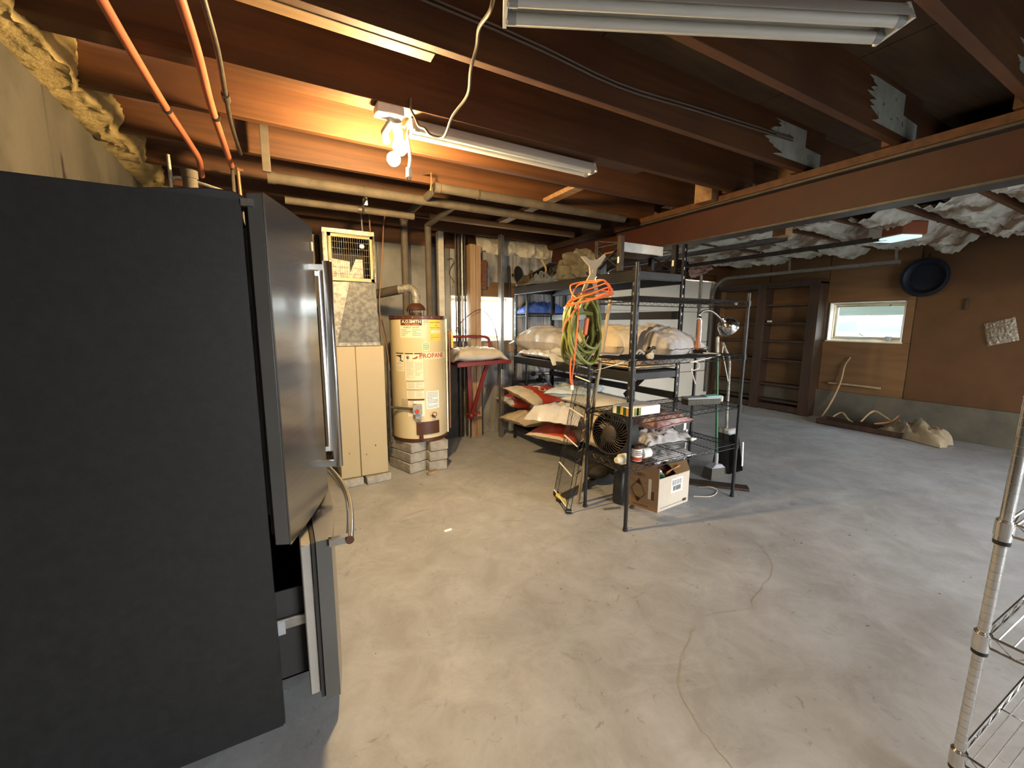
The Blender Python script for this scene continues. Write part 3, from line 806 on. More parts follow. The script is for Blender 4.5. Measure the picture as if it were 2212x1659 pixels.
ht = thing('water_heater', 'cream cylindrical propane water heater on a stack of concrete blocks', 'water heater', (HX, HY, HZ0))
T = Matrix.Translation((HX, HY, 0))
MB().lathe([(HR, HZ0 + .03), (HR, HZ1 - .035)], T, 64).build('tank', m_heater, ht)
MB().lathe([(.05, HZ0), (HR + .006, HZ0), (HR + .006, HZ0 + .03), (HR - .002, HZ0 + .032)], T, 64).build('base_ring', m_hbrown, ht)
MB().lathe([(HR - .001, HZ1 - .037), (HR + .005, HZ1 - .035), (HR + .005, HZ1 - .002), (HR - .02, HZ1), (.02, HZ1 + .006)], T, 64).build('top_cap', m_hbrown, ht)
g = MB()
for k in range(14):
    a = PH0 + (k - 6.5) * .33; g.cyl(hp(a, HZ1 - .018, HR + .004), hp(a, HZ1 - .018, HR + .008), .005, n=8)
g.build('cap_screw', m_galv2, ht)
g = MB(); HTX, HTY = HX - .01, HY
g.lathe([(.035, HZ1 + .122), (.05, HZ1 + .115), (.075, HZ1 + .092), (.088, HZ1 + .065), (.092, HZ1 + .055), (.07, HZ1 + .056), (.035, HZ1 + .07)], Matrix.Translation((HTX, HTY, 0)), 32)
g.cyl((HTX, HTY, HZ1), (HTX, HTY, HZ1 + .03), .05, n=24)
for k in range(4): a = PH0 + .5 + k * pi / 2; g.bar((HTX + .078 * cos(a), HTY + .078 * sin(a), HZ1), (HTX + .085 * cos(a), HTY + .085 * sin(a), HZ1 + .062), .012, .004)
g.build('draft_hood', m_hbrown, ht)
g = MB().tube([(HTX, HTY, HZ1 + .11), (HTX, HTY, HZ1 + .19), (HTX - .012, HTY + .012, HZ1 + .235), (HTX - .05, HTY + .04, HZ1 + .262), (HTX - .14, HTY + .09, HZ1 + .25)], .040, 20, res=5)
g.tube([(HTX, HTY, HZ1 + .185), (HTX, HTY, HZ1 + .193)], .043, 20)
g.build('flue_elbow', m_galv, ht)


def patch(a0, a1, z0, z1, r=HR + .0012, n=10):
    b = MB(); b.grid(lambda u, v: hp(a0 + (a1 - a0) * u, z0 + (z1 - z0) * v, r), n, 1); return b


def sticker(name, px0, px1, z0, z1, mat, parent=ht, r=HR + .0012, nm='label'):
    return patch(hw(px0), hw(px1), z0, z1, r).build(name, mat, parent)


def htext(b, txt, px, z, size, r=HR + .0025, sq=1.0):
    a = hw(px); b.text(txt, None, size, wrap=lambda x, y: hp(a + x / HR, z + y, r), squash=sq); return b


lb = sticker('label', 868, 914, 1.285, 1.450, m_label)
sticker('label_header', 869.3, 910.8, 1.396, 1.449, m_inkbr, lb, HR + .0018)
htext(MB(), 'A.O.SMITH', 890, 1.430, .037, HR + .003, 1.0).build('lettering', m_inkwh, lb)
htext(MB(), 'Water Heaters', 891, 1.407, .020, HR + .003, 1.05).build('lettering', m_inkor, lb)
htext(MB(), 'ENERGY SAVER', 889.5, 1.378, .021, HR + .0025, 1.0).build('lettering', m_inkbr, lb)


def fine(b, px0, px1, z0, z1, rows, rnd, r=HR + .0025, fill=.45):
    dz = (z1 - z0) / rows
    for k in range(rows):
        x0 = px0
        while x0 < px1 - .5:
            x1 = min(px1, x0 + rnd.uniform(1.6, 5.0)); z = z1 - dz * (k + .5)
            b.grid(lambda u, v: hp(hw(x0) + (hw(x1) - hw(x0)) * u, z + dz * fill * (v - .5), r), 2, 1)
            x0 = x1 + .5
            if rnd.random() < .12: break
    return b


R_ = random.Random(3)
fine(fine(MB(), 871, 889, 1.300, 1.365, 4, R_, fill=.3), 892, 909, 1.300, 1.365, 4, R_, fill=.3).build('fine_print', m_inkgrey, lb)
fine(MB(), 914, 923, 1.40, 1.445, 3, R_, fill=.25).build('fine_print', m_inkblk, ht)
ly = sticker('label', 927, 948, 1.255, 1.448, m_labely)
sticker('label', 928.5, 947, 1.325, 1.352, m_label, ly, HR + .0018)
htext(MB(), 'ENERGYGUIDE', 937.3, 1.424, .0155, HR + .003, 1.15).build('lettering', m_inkblk, ly)
htext(MB(), '4', 939, 1.395, .026, HR + .003).build('lettering', m_inkblk, ly)
fine(fine(MB(), 927, 947, 1.368, 1.384, 1, R_, fill=.35), 928, 946, 1.262, 1.312, 3, R_, fill=.25).build('fine_print', m_inkgrey, ly)
lg = sticker('label', 910.2, 925.6, 1.165, 1.240, m_labelg)
fine(MB(), 911.5, 924, 1.172, 1.236, 4, R_, fill=.25).build('fine_print', m_inkblk, lg)
lp = sticker('label', 911.5, 958, 1.085, 1.148, m_label)
htext(MB(), 'PROPANE', 931.5, 1.117, .060, HR + .003, 1.0).build('lettering', m_inkred, lp)
lw = sticker('label', 857.5, 873.5, .975, 1.150, m_label)
sticker('label_header', 858, 873, 1.135, 1.147, m_inkbr, lw, HR + .0018)
g = MB()
for pts in (((859.5, 1.118), (864, 1.119), (869, 1.126)), ((868, 1.128), (867, 1.10), (868, 1.08)), ((866, 1.076), (872, 1.068)), ((864, 1.115), (869, 1.105))):
    g.tube([hp(hw(x), z, HR + .003) for x, z in pts], .0045, 5)
g.build('pictogram', m_inkblk, lw)
fine(MB(), 859, 872, .985, 1.06, 6, R_, fill=.22).build('fine_print', m_inkgrey, lw)
lw = sticker('label', 875.5, 911, .893, 1.150, m_label)
sticker('label_header', 876, 892, 1.134, 1.146, m_inkbr, lw, HR + .0018)
sticker('label_header', 894, 910, 1.134, 1.146, m_inkbr, lw, HR + .0018)
g = MB(); g.tube([hp(hw(881.5) + .045 * cos(t) / 1.0, 1.105 + .016 * sin(t), HR + .003) for t in [k * pi / 8 for k in range(16)]], .0018, 5, closed=True)
g.tube([hp(hw(880.5), 1.112, HR + .003), hp(hw(882), 1.096, HR + .003)], .005, 5); g.tube([hp(hw(883.5), 1.116, HR + .003), hp(hw(879.7), 1.094, HR + .003)], .0016, 5)
g.tube([hp(hw(x), z, HR + .003) for x, z in ((904, 1.092), (904, 1.122), (907, 1.126), (909, 1.118), (909, 1.092))], .0015, 5, closed=True)
g.build('pictogram', m_inkblk, lw)
MB().tube([hp(hw(x), z, HR + .003) for x, z in ((890, 1.093), (895, 1.097), (899, 1.104), (901, 1.118))], [.002, .006, .008, .002], 5).build('pictogram', m_inkred, lw)
fine(fine(MB(), 878, 892, .915, 1.08, 15, R_, fill=.22), 895.5, 909.5, .935, 1.06, 11, R_, fill=.22).build('fine_print', m_inkgrey, lw)
for z0, z1, k in ((.812, .885, 4), (.722, .805, 5)):
    lw = sticker('label', 877.5, 912, z0, z1, m_label)
    sticker('label_header', 877.5, 912, z1 - .006, z1 - .001, m_inkbr, lw, HR + .0018)
    fine(fine(MB(), 879.5, 893, z0 + .006, z1 - .012, k, R_, fill=.22), 896, 910.5, z0 + .006, z1 - .012, k, R_, fill=.22).build('fine_print', m_inkgrey, lw)
sticker('label', 878.5, 912, .70, .716, m_inkbr)
sticker('label', 878.5, 912, .55, .70, m_label)
sticker('label', 866, 879, .645, .715, m_beige)
ls = patch(hw(916), hw(942), .615, .782).build('label', m_labelw, ht)
fine(MB(), 917.5, 939.5, .622, .776, 11, R_, fill=.28).build('fine_print', m_inkblk, ls)
sd = patch(hw(894.8), hw(940), .372, .495, HR + .010).build('burner_door', m_hbrown, ht)
MB().obox(hp(hw(904), .345, HR + .012), (.035, .02, .06), rz=PH0 + pi / 2).build('door_tab', m_hbrown, sd, bevel=.006)
a = hw(898); tz = a + pi / 2
vb = MB().obox(hp(a, .622, HR + .03), (.082, .065, .095), rz=tz).obox(hp(a, .555, HR + .022), (.05, .04, .05), rz=tz).build('gas_valve', m_ggrey, ht, bevel=.006)
MB().cyl(hp(a, .612, HR + .060), hp(a, .612, HR + .074), .019, n=16).build('valve_knob', m_sackred, vb)
MB().cyl(hp(hw(893), .682, HR + .03), hp(hw(893), .70, HR + .03), .016, n=14).build('valve_dial', m_ceram, vb)
g = MB()
for dx in (-.010, .004, .016): g.tube([hp(a + dx / HR, .54, HR + .03), hp(a + (dx + .008) / HR, .505, HR + .022), hp(a + (dx + .004) / HR, .482, HR + .016)], .003, 6, res=4)
g.build('burner_tube', m_galv2, ht)
MB().lathe([(.001, .0), (.026, .0), (.026, .006), (.001, .007)], Matrix.Translation(hp(hw(927), .548, HR - .002)) @ Vector((cos(hw(927)), sin(hw(927)), 0)).to_track_quat('Z', 'Y').to_matrix().to_4x4(), 20).build('drain_plate', m_heater, ht)
g = MB().cyl(hp(hw(927), .548, HR), hp(hw(927), .548, HR + .035), .010, n=10); g.tube([hp(hw(927), .548, HR + .035), hp(hw(929), .532, HR + .045)], .009, 8)
g.tube([hp(hw(928) + .02 * cos(t) / HR, .565 + .02 * sin(t), HR + .040) for t in [k * pi / 8 for k in range(16)]], .0035, 6, closed=True)
g.build('drain_valve', m_rust, ht)
# relief valve and its long drop pipe on the right side
a = hw(957) + .30
g = MB().tube([hp(a, 1.315, HR - .01), hp(a, 1.315, HR + .055)], .012, 10); g.tube([hp(a, 1.345, HR + .04), hp(a, 1.27, HR + .04)], .014, 10); g.bar(hp(a, 1.345, HR + .03), hp(a, 1.345, HR + .075), .012, .004)
rv = g.build('relief_valve', m_copper, ht)
MB().tube([hp(a, 1.28, HR + .04), hp(a, .36, HR + .035)], .0095, 10).build('relief_pipe', m_copper, ht)
MB().obox(hp(a, 1.255, HR + .068), (.022, .003, .16), rz=tz + .5).build('relief_tag', m_labely, ht)
MB().tube([hp(a - .14, 1.46, HR + .012), hp(a - .14, .33, HR + .012)], .008, 8).build('side_strip', m_labelw, ht)

BT = (.36, .185, .094)
def block_stack(cx, cy, rz, n0, where):
    for k in range(3):
        lab = ('lowest', 'middle', 'topmost')[k] + ' concrete block of the stack ' + where
        solo('concrete_block', MB().obox((cx + .004 * (k - 1), cy + .003 * (k % 2), .049 + k * .0985), (.37, .185, .095), rz=rz + .02 * (k - 1)), m_block, lab, 'block', group='blocks under the water heater', bevel=.007)


block_stack(1.029, 3.945, RAD(109), 0, 'under the heater left half')
block_stack(1.262, 3.905, RAD(93), 3, 'under the heater right half')
solo('wood_chip', MB().obox((1.19, 3.665, .012), (.12, .03, .022), rz=.25), m_stud, 'small wooden strip lying before the heater blocks', 'wood strip', bevel=.002)
solo('wood_chip', MB().obox((.925, 2.555, .006), (.055, .012, .011), rz=.1), m_labelw, 'tiny pale chip lying alone on the open floor', 'chip', bevel=.001)

# ================================================================== pipes
def pipe(name, pts, r, mat, label, rings=(), n=14, res=0, cat='pipe', ringmat=None):
    t = thing(name, label, cat, pts[0]); MB().tube(pts, r, n, res=res).build('tube', mat, t)
    for p, q in rings: MB().cyl(p, q, r * 1.12, n=n).build('coupling', ringmat or mat, t)
    return t


pipe('insulated_pipe', [(1.095, 4.065, HZ1 - .0), (1.095, 4.065, 2.40), (1.08, 3.07, 2.40), (2.92, 3.07, 2.40)], .034, m_pipei, 'wrapped pipe rising from heater then turning along the joists',
     [((1.095, 4.065, 2.365), (1.095, 4.065, 2.435)), ((1.40, 3.07, 2.40), (1.406, 3.07, 2.40)), ((1.06, 3.07, 2.40), (1.10, 3.07, 2.40))])
pipe('insulated_pipe', [(1.33, 4.075, HZ1), (1.33, 4.075, 2.36), (1.33, 3.38, 2.38)], .032, m_pipei, 'second wrapped pipe rising from the heater right side')
pipe('insulated_pipe', [(.02, 3.38, 2.385), (2.88, 3.38, 2.385)], .036, m_pipei, 'long wrapped pipe under joists from fridge towards the beam', [((.62, 3.38, 2.385), (.626, 3.38, 2.385)), ((.0, 3.38, 2.385), (.05, 3.38, 2.385))])
pipe('iron_pipe', [(.10, 3.58, 2.30), (1.05, 3.58, 2.30)], .026, m_pipei, 'thinner brown pipe running below the wrapped pipe left of the furnace', [((.60, 3.58, 2.30), (.66, 3.58, 2.30))], ringmat=m_iron)
pipe('iron_pipe', [(1.336, 4.02, 2.437), (3.05, 4.02, 2.437)], .03, m_joist_l, 'brown pipe running along ceiling behind the wrapped pipes')
h = thing('pipe_hanger', 'small black hanger clamp holding the brown pipe near the furnace', 'clamp', (.64, 3.56, 2.33))
MB().tube([(.64, 3.55, 2.27), (.64, 3.53, 2.30), (.64, 3.55, 2.335), (.64, 3.40, 2.35)], .008, 8).build('strap', m_iron, h)
MB().obox((.655, 3.54, 2.355), (.035, .02, .05)).build('tag', m_labelw, h, bevel=.002)
tube = lambda pts, r, n=10: MB().tube(pts, r, n, res=8)
P = lambda L, **k: [at(x, y, **k) for x, y in L]
px1 = P([(214, -14), (220, 0), (290, 120), (360, 235), (410, 310)], Z=2.418) + [at(430, 345, Z=2.40), at(436, 380, Y=3.55)]
t = thing('orange_pipe', 'left orange flexible tube strapped under the joists', 'pipe', px1[0]); tube(px1, .0165).build('tube', m_pex, t)
MB().cyl(px1[3] - Vector((0, .012, 0)), px1[3] + Vector((0, .012, 0)), .020, n=10).build('clip', m_blackm, t)
px2 = P([(386, -14), (390, 0), (425, 110), (455, 225), (480, 300), (500, 358)], Z=2.418)
t = thing('orange_pipe', 'right orange flexible tube running to the copper stub above fridge', 'pipe', px2[0]); tube(px2, .0165).build('tube', m_pex, t)
q = at(466, 252, Z=2.418); MB().cyl(q - Vector((0, .012, 0)), q + Vector((0, .012, 0)), .020, n=10).build('clip', m_blackm, t)
pz = P([(437, -14), (440, 0), (470, 110), (487, 205), (500, 270), (520, 332)], Z=2.424)
t = thing('black_pipe', 'thin dark pipe beside the orange tubes under the joists', 'pipe', pz[0]); tube(pz, .010).build('tube', m_iron, t)
q = at(488, 210, Z=2.424); MB().cyl(q - Vector((0, .03, 0)), q + Vector((0, .03, 0)), .017, n=10).build('coupling', m_iron, t)
e = px2[-1]
pipe('copper_pipe', [e, e + Vector((.0, .06, -.01)), e + Vector((-.005, .08, -.30))], .011, m_pipei, 'grey stub dropping behind the fridge from the orange tube', res=0)
pipe('copper_pipe', [e + Vector((.03, .06, .01)), e + Vector((.035, .09, -.30))], .011, m_copper, 'short copper pipe dropping behind the fridge', [(e + Vector((.025, .06, 0)), e + Vector((.06, .06, 0)))])
pipe('grey_standpipe', [(-.325, 2.60, 0), (-.325, 2.60, 2.135)], .030, m_pipei, 'short grey standpipe poking up behind the fridge top', [((-.325, 2.6, 2.10), (-.325, 2.6, 2.137))])
solo('bent_wire', MB().tube([(-.40, 2.60, 0), (-.40, 2.60, 2.03), (-.395, 2.60, 2.085), (-.36, 2.60, 2.10), (-.28, 2.60, 2.085), (-.16, 2.60, 2.055), (-.08, 2.58, 2.02)], .007, 8, res=6), m_galv, 'bent pale wire tube arching behind the fridge top', 'wire')
solo('hanging_cleat', MB().bar((.0, 3.02, 2.31), (.0, 3.02, 2.70), .045, .018, up=(0, 1, 0)), m_pipei, 'wooden cleat hanging from a joist down to the pipe', 'cleat', bevel=.002)
solo('bent_nail_rod', MB().tube([(1.005, 3.175, ZJ + .06)] + P([(931, 374), (932, 392), (930, 412)], Y=3.0), .006, 8), m_copper, 'small copper hanger rod above the pipe corner', 'rod')
duct = thing('flue_duct', 'grey round flue duct running left from the heater elbow', 'duct', (.9, 4.2, 1.72))
MB().tube([(HTX - .13, HTY + .085, HZ1 + .25), (.86, 4.35, 1.70), (.40, 4.52, 1.69)], .045, 18).build('tube', m_pipei, duct)
solo('copper_tubing', MB().tube(P([(838, 455), (829, 480), (826, 560), (820, 640), (822, 690), (834, 745), (842, 800)], Y=3.92), .0055, 8, res=6), m_copper, 'thin bare copper tube hanging between furnace and heater', 'tube')
solo('black_hose', MB().tube(P([(824, 690), (833, 735), (839, 790), (842, 840)], Y=3.96), .010, 8, res=6), m_iron, 'black hose hanging left of the heater beside copper tube', 'hose')
gp = thing('gas_pipe', 'black iron gas pipe standing left of heater feeding its valve', 'pipe', (.86, 4.02, .3))
q0 = hp(hw(890), .628, HR + .03); qx = Vector((.868, 3.93, .628))
MB().tube([(qx.x, qx.y, .29), (qx.x, qx.y, 1.05)], .014, 12).build('riser', m_iron, gp)
MB().tube([qx, q0], .012, 12).build('branch', m_pipei, gp)
for z in (.40, .62, .70): MB().cyl((qx.x, qx.y, z - .02), (qx.x, qx.y, z + .02), .020, n=12).build('fitting', m_iron, gp)
for px, lab in ((783, 'left'), (800, 'right')):
    solo('thin_conduit', MB().tube(P([(px, 500), (px - 3, 462)], Y=3.78), .006, 8), m_galv2 if px < 790 else m_copper, 'short thin tube rising from the grille box top, ' + lab + ' of two', 'tube')
# dark pipes and cables in the corner by the window
for i, (x, r, mt) in enumerate(((1.872, .010, m_cord), (1.905, .022, m_iron), (1.953, .016, m_galv2), (1.985, .011, m_iron))):
    solo('wall_conduit', MB().cyl((x, YB - .05 - .012 * (i % 2), .02 if i == 1 or i == 3 else 1.0), (x, YB - .05 - .012 * (i % 2), 2.47), r, n=10), mt,
         ('brown cable', 'thick black pipe', 'pale grey conduit', 'thin black pipe')[i] + ' running up the wall left of the pine post', 'pipe')

# ================================================================== lamps and cords
lh = thing('bulb_holder', 'lit twin bulb holder screwed under a joist', 'lamp', (.513, 2.17, ZJ))
g = MB().box(.47, 2.145, 2.405, .60, 2.235, 2.448); g.build('base_box', m_ceram, lh, bevel=.006)
g = MB().cyl((.575, 2.21, 2.405), (.600, 2.27, 2.345), .026, .022, n=16); g.tube([(.55, 2.2, 2.40), (.525, 2.26, 2.36), (.545, 2.30, 2.335)], .018, 10)
g.build('socket', m_ceram, lh)
BULBS = ((.612, 2.30, 2.393 - .07), (.572, 2.325, 2.262))
for c in BULBS[:1]:
    MB().ball(c, (.036, .036, .042), 20, 14).build('bulb', m_bulb, lh)
MB().ball((.580, 2.31, 2.262), (.034, .034, .034), 20, 14).build('bulb', m_bulb, lh)


def fluoro(name, p0, p1, label, wd, up=(0, 0, 1), tubes=1, drop=.05):
    p0 = Vector(p0); p1 = Vector(p1); d = (p1 - p0).normalized(); a = d.cross(Vector((0, 0, 1))).normalized()
    t = thing(name, label, 'light fixture', (p0 + p1) / 2)
    b = MB(); K = [(-wd / 2, 0), (-wd * .30, .045), (wd * .30, .045), (wd / 2, 0), (wd / 2, -.006), (wd * .28, .036), (-wd * .28, .036), (-wd / 2, -.006)]
    n = len(K); vs = [p + a * x + Vector((0, 0, z)) for p in (p0, p1) for x, z in K]
    b.add(vs, [(i, (i + 1) % n, n + (i + 1) % n, n + i) for i in range(n)] + [tuple(reversed(range(n))), tuple(range(n, 2 * n))])
    b.build('reflector', m_fixt, t)
    for i, p in enumerate((p0, p1)):
        b = MB(); vs = [p + d * s + a * x + Vector((0, 0, z)) for s in (-.006, .006) for x, z in ((-wd / 2, -.012), (wd / 2, -.012), (wd * .32, .048), (-wd * .32, .048))]
        b.add(vs, [(3, 2, 1, 0), (4, 5, 6, 7)] + [(j, (j + 1) % 4, 4 + (j + 1) % 4, 4 + j) for j in range(4)])
        b.build('end_plate', m_ceram, t)
    offs = [0] if tubes == 1 else [-wd * .27, wd * .27]
    for o_ in offs:
        z = Vector((0, 0, -.004))
        MB().cyl(p0 + d * .03 + a * o_ + z, p1 - d * .03 + a * o_ + z, .0155, n=14).build('tube', m_lamp_off, t)
        for p, s in ((p0, 1), (p1, -1)):
            b = MB().cyl(p + d * .008 * s + a * o_ + z, p + d * .034 * s + a * o_ + z, .017, n=12)
            b.obox(p + d * .012 * s + a * o_ + Vector((0, 0, .012)), (.02, .02, .05), rz=math.atan2(d.y, d.x)); b.build('lampholder', m_ggrey, t)
    return t


fa, fb = at(1092, 18, Z=2.355), at(1930, 62, Z=2.355)
f1 = fluoro('fluorescent_fixture', fa, fb, 'unlit twin tube fluorescent fixture hanging nearest the camera', .135, tubes=2)
for k in (.12, .88):
    q = fa.lerp(fb, k); MB().tube([q + Vector((0, 0, .045)), q + Vector((.02, .03, ZT - q.z))], .003, 6).build('chain', m_galv2, f1)
f2 = fluoro('fluorescent_fixture', (.66, 2.262, 2.395), (1.845, 2.262, 2.395), 'unlit fluorescent strip mounted along the joist beside the lit bulb', .12, tubes=2)
cp = [at(1066, -8, Y=1.25), at(1058, 25, Y=1.30), at(1035, 60, Y=1.42), at(1030, 100, Y=1.5), at(1017, 150, Y=1.6), at(1010, 205, Y=1.75), at(978, 250, Y=1.9), at(965, 285, Y=2.0), at(955, 297, Y=2.05), at(930, 292, Y=2.1), at(918, 278, Y=2.12), at(905, 272, Y=2.15), at(897, 255, Y=2.15), at(888, 236, Y=2.148), at(887, 212, Y=2.146)]
solo('lamp_cord', MB().tube(cp, .0065, 8, res=5), m_cord, 'brown lamp cord looping from near fixture to the bulb', 'cord')
t = thing('plug_cord', 'white cord with loose plug dangling beside the lit bulb', 'cord', (.63, 2.24, 2.4))
cp = P([(872, 275), (878, 262), (885, 255), (889, 272), (880, 292), (884, 320), (886, 345), (883, 368)], Y=2.27)
MB().tube(cp, .0085, 8, res=6).build('cable', m_wcord, t)
e = cp[-1]; MB().cyl(e + Vector((0, 0, .012)), e - Vector((0, 0, .035)), .013, .017, n=12).build('plug', m_wcord, t)
g = MB()
for dx in (-.008, .008): g.obox(e + Vector((dx, 0, -.045)), (.006, .002, .022))
g.build('prong', m_chrome, t)


# ================================================================== wire shelving
def wire_deck(parent, x0, x1, y0, y1, z, mats, nl, step=.028, r=.0030, wr=.0021, name='shelf', rim=.034):
    """one shelf: double rim rods, zigzag truss between them, long support rods and many cross wires."""
    g = MB(); i = .018
    for zz in (z, z - rim):
        g.tube([(x0 + i, y0, zz), (x1 - i, y0, zz)], r * 1.25, 6).tube([(x0 + i, y1, zz), (x1 - i, y1, zz)], r * 1.25, 6)
        g.tube([(x0, y0 + i, zz), (x0, y1 - i, zz)], r * 1.25, 6).tube([(x1, y0 + i, zz), (x1, y1 - i, zz)], r * 1.25, 6)
    for x in (x0, x1):
        for y in (y0, y1): g.cyl((x, y, z - rim - .004), (x, y, z + .004), .019, n=14)
    sh = g.build(name, mats, parent)
    g = MB()
    for (ax, a0, a1, c) in (('x', x0 + .02, x1 - .02, y0), ('x', x0 + .02, x1 - .02, y1), ('y', y0 + .02, y1 - .02, x0), ('y', y0 + .02, y1 - .02, x1)):
        n = max(2, int((a1 - a0) / .040)); pts = []
        for k in range(n + 1):
            a = a0 + (a1 - a0) * k / n; zz = z - (rim if k % 2 else 0)
            pts.append((a, c, zz) if ax == 'x' else (c, a, zz))
        g.tube(pts, wr, 4, caps=False)
    g.build('truss_wire', mats, sh)['kind'] = 'stuff'
    g = MB()
    for k in range(nl): x = x0 + (x1 - x0) * (k + 1) / (nl + 1); g.tube([(x, y0, z - .005), (x, y1, z - .005)], r, 5, caps=False)
    n = int((y1 - y0) / step)
    for k in range(1, n): y = y0 + (y1 - y0) * k / n; g.tube([(x0, y, z), (x1, y, z)], wr, 4, caps=False)
    g.build('deck_wire', mats, sh)['kind'] = 'stuff'
    return sh


SX0, SX1, SY0, SY1 = 2.0, 3.2, 1.966, 2.400
LV = (1.595, 1.180, .785, .455)
ws = thing('wire_shelf', 'black wire shelving unit standing in the middle of the floor', 'shelf', ((SX0 + SX1) / 2, (SY0 + SY1) / 2, 0))
for (x, y, zt) in ((SX0, SY0, 1.80), (SX1, SY0, 1.655), (SX0, SY1, 1.205), (SX1, SY1, 1.83)):
    b = MB().cyl((x, y, .02), (x, y, zt), .0135, n=14)
    for k in range(int(zt / .0254)): z = .03 + k * .0254; b.tube([(x, y, z), (x, y, z + .0012)], .0139, 12)
    po = b.build('post', m_black, ws)
    MB().cyl((x, y, 0), (x, y, .022), .017, n=12).build('foot', m_blackm, po)
    if zt < 1.3: MB().ball((x, y, zt), (.021, .021, .017)).build('cap', m_blackm, po)
    else: MB().cyl((x, y, zt), (x, y, zt + .004), .0145, n=12).build('cap', m_blackm, po)
for z in LV: wire_deck(ws, SX0, SX1, SY0, SY1, z, m_wire, 3)

# a spare shelf leaning on the unit's left end
lsx = thing('loose_wire_shelf', 'spare black wire shelf leaning upright against the shelving unit', 'shelf', (1.85, 2.52, 0))
LS = MB()
c0, c1 = Vector((1.795, 2.372, .012)), Vector((1.905, 2.690, .012))
axw = (c1 - c0).normalized(); up_ = (Vector((1.965, 2.31, 1.10)) - c0); up_ = (up_ - axw * up_.dot(axw)).normalized(); LW = (c1 - c0).length; LH = 1.09
nn = axw.cross(up_)
def lp(a, h_, o=0.0): return c0 + axw * (a * LW) + up_ * (h_ * LH) + nn * o
g = MB()
for o in (0, .032):
    g.tube([lp(0, 0, o), lp(0, 1, o)], .003, 6).tube([lp(1, 0, o), lp(1, 1, o)], .003, 6).tube([lp(0, 0, o), lp(1, 0, o)], .003, 6).tube([lp(0, 1, o), lp(1, 1, o)], .003, 6)
for a in (0, 1):
    for h_ in (.01, .99): g.cyl(lp(a, h_, -.004) , lp(a, h_, .038), .017, n=12)
g.build('rim', m_wire, lsx)
g = MB()
for a in (0, 1):
    g.tube([lp(a, k / 28, .032 if k % 2 else 0) for k in range(29)], .0016, 4, caps=False)
g.build('truss_wire', m_wire, lsx)['kind'] = 'stuff'
g = MB()
for k in range(1, 15): g.tube([lp(k / 15, 0), lp(k / 15, 1)], .0015, 4, caps=False)
g.build('deck_wire', m_wire, lsx)['kind'] = 'stuff'
for h_ in (.04, .26, .47, .68, .92): MB().tube([lp(.03, h_, -.006), lp(.97, h_, -.006)], .0052, 8).build('cross_rod', m_labelw, lsx)

# chrome shelving at the right edge
cs = thing('chrome_shelf', 'chrome wire shelving partly out of frame at the right edge', 'shelf', (0, 0, 0))
cs_parts = []
for (x, y) in ((0, 0), (1.2, 0), (0, -.45), (1.2, -.45)):
    b = MB().cyl((x, y, .03), (x, y, 1.83), .0127, n=18)
    po = b.build('post', m_chrome, cs)
    b = MB()
    for k in range(68): z = .05 + k * .0254; b.tube([(x, y, z), (x, y, z + .0014)], .0133, 14)
    b.build('groove', m_galv2, po)['kind'] = 'stuff'
    MB().cyl((x, y, 0), (x, y, .03), .018, n=14).build('foot', m_blackm, po)
for z in (.16, .565, .905, 1.36, 1.78):
    sh = wire_deck(cs, 0, 1.2, -.45, 0, z, m_chrome, 3, r=.0028, wr=.0018)
    for x in (0, 1.2):
        for y in (0, -.45):
            MB().cyl((x, y, z - .05), (x, y, z + .008), .0175, .0160, n=18).build('collar', m_chrome, sh)
            MB().cyl((x, y, z - .062), (x, y, z - .048), .0172, n=18).build('collar_ring', m_gasket, sh)
cs.location = (1.700, .280, .0); cs.rotation_euler = (RAD(1.2), RAD(-3.2), RAD(-3))

# ================================================================== heavy black rack
RX0, RX1, RY0, RY1 = 2.48, 3.05, 2.44, 4.40
rk = thing('storage_rack', 'heavy black steel storage rack loaded with sacks behind the wire shelf', 'rack', (2.77, 3.42, 0))


def rpost(x, y, zt, sx_, sy_, name='upright', par=rk):
    b = MB(); w_, d_, th = .042, .048, .004
    x1 = x + sx_ * w_; y1 = y + sy_ * d_
    b.box(x, y, 0, x1, y + sy_ * th, zt); b.box(x, y, 0, x + sx_ * th, y1, zt)
    o = b.build(name, m_black, par, bevel=.001)
    b = MB()
    for k in range(int(zt / .076)):
        z = .05 + k * .076
        b.box(x - sx_ * .0006, y + sy_ * .022, z, x + sx_ * .0, y + sy_ * .034, z + .022); b.box(x + sx_ * .016, y - sy_ * .0006, z, x + sx_ * .028, y, z + .022)
    b.build('slot', m_galv2, o)['kind'] = 'stuff'
    return o


rpost(RX0, RY0, 1.862, 1, 1); rpost(RX0, RY1, 1.842, 1, -1); rpost(RX1, RY0, 2.085, -1, 1); rpost(RX1, RY1, 1.842, -1, -1)
for z0, z1 in ((.105, .17), (.945, 1.03), (1.755, 1.842)):
    for x in (RX0 - .006, RX1 - .034): MB().box(x, RY0 + .02, z0, x + .04, RY1 - .02, z1).build('beam', m_black, rk, bevel=.004)
for y in (RY0 + .005, RY1 - .045):
    for z in (.12, .96, 1.775): MB().box(RX0 + .02, y, z, RX1 - .02, y + .04, z + .06).build('end_beam', m_black, rk, bevel=.003)
MB().box(RX1 - .034, RY0 + .02, .76, RX1, RY1 - .02, .82).build('back_rail', m_black, rk, bevel=.003)
MB().box(RX1 - .034, RY0 + .02, 1.46, RX1, RY1 - .02, 1.53).build('back_rail', m_black, rk, bevel=.003)
for z, mm in ((1.022, m_dirt), (1.834, m_clut), (.165, m_dirt)):
    n = 14
    for k in range(n):
        y = RY0 + .03 + (RY1 - RY0 - .06) * k / n
        MB().box(RX0 + .03, y + .004, z - .012, RX1 - .03, y + (RY1 - RY0 - .06) / n - .004, z).build('deck_slat', mm, rk)
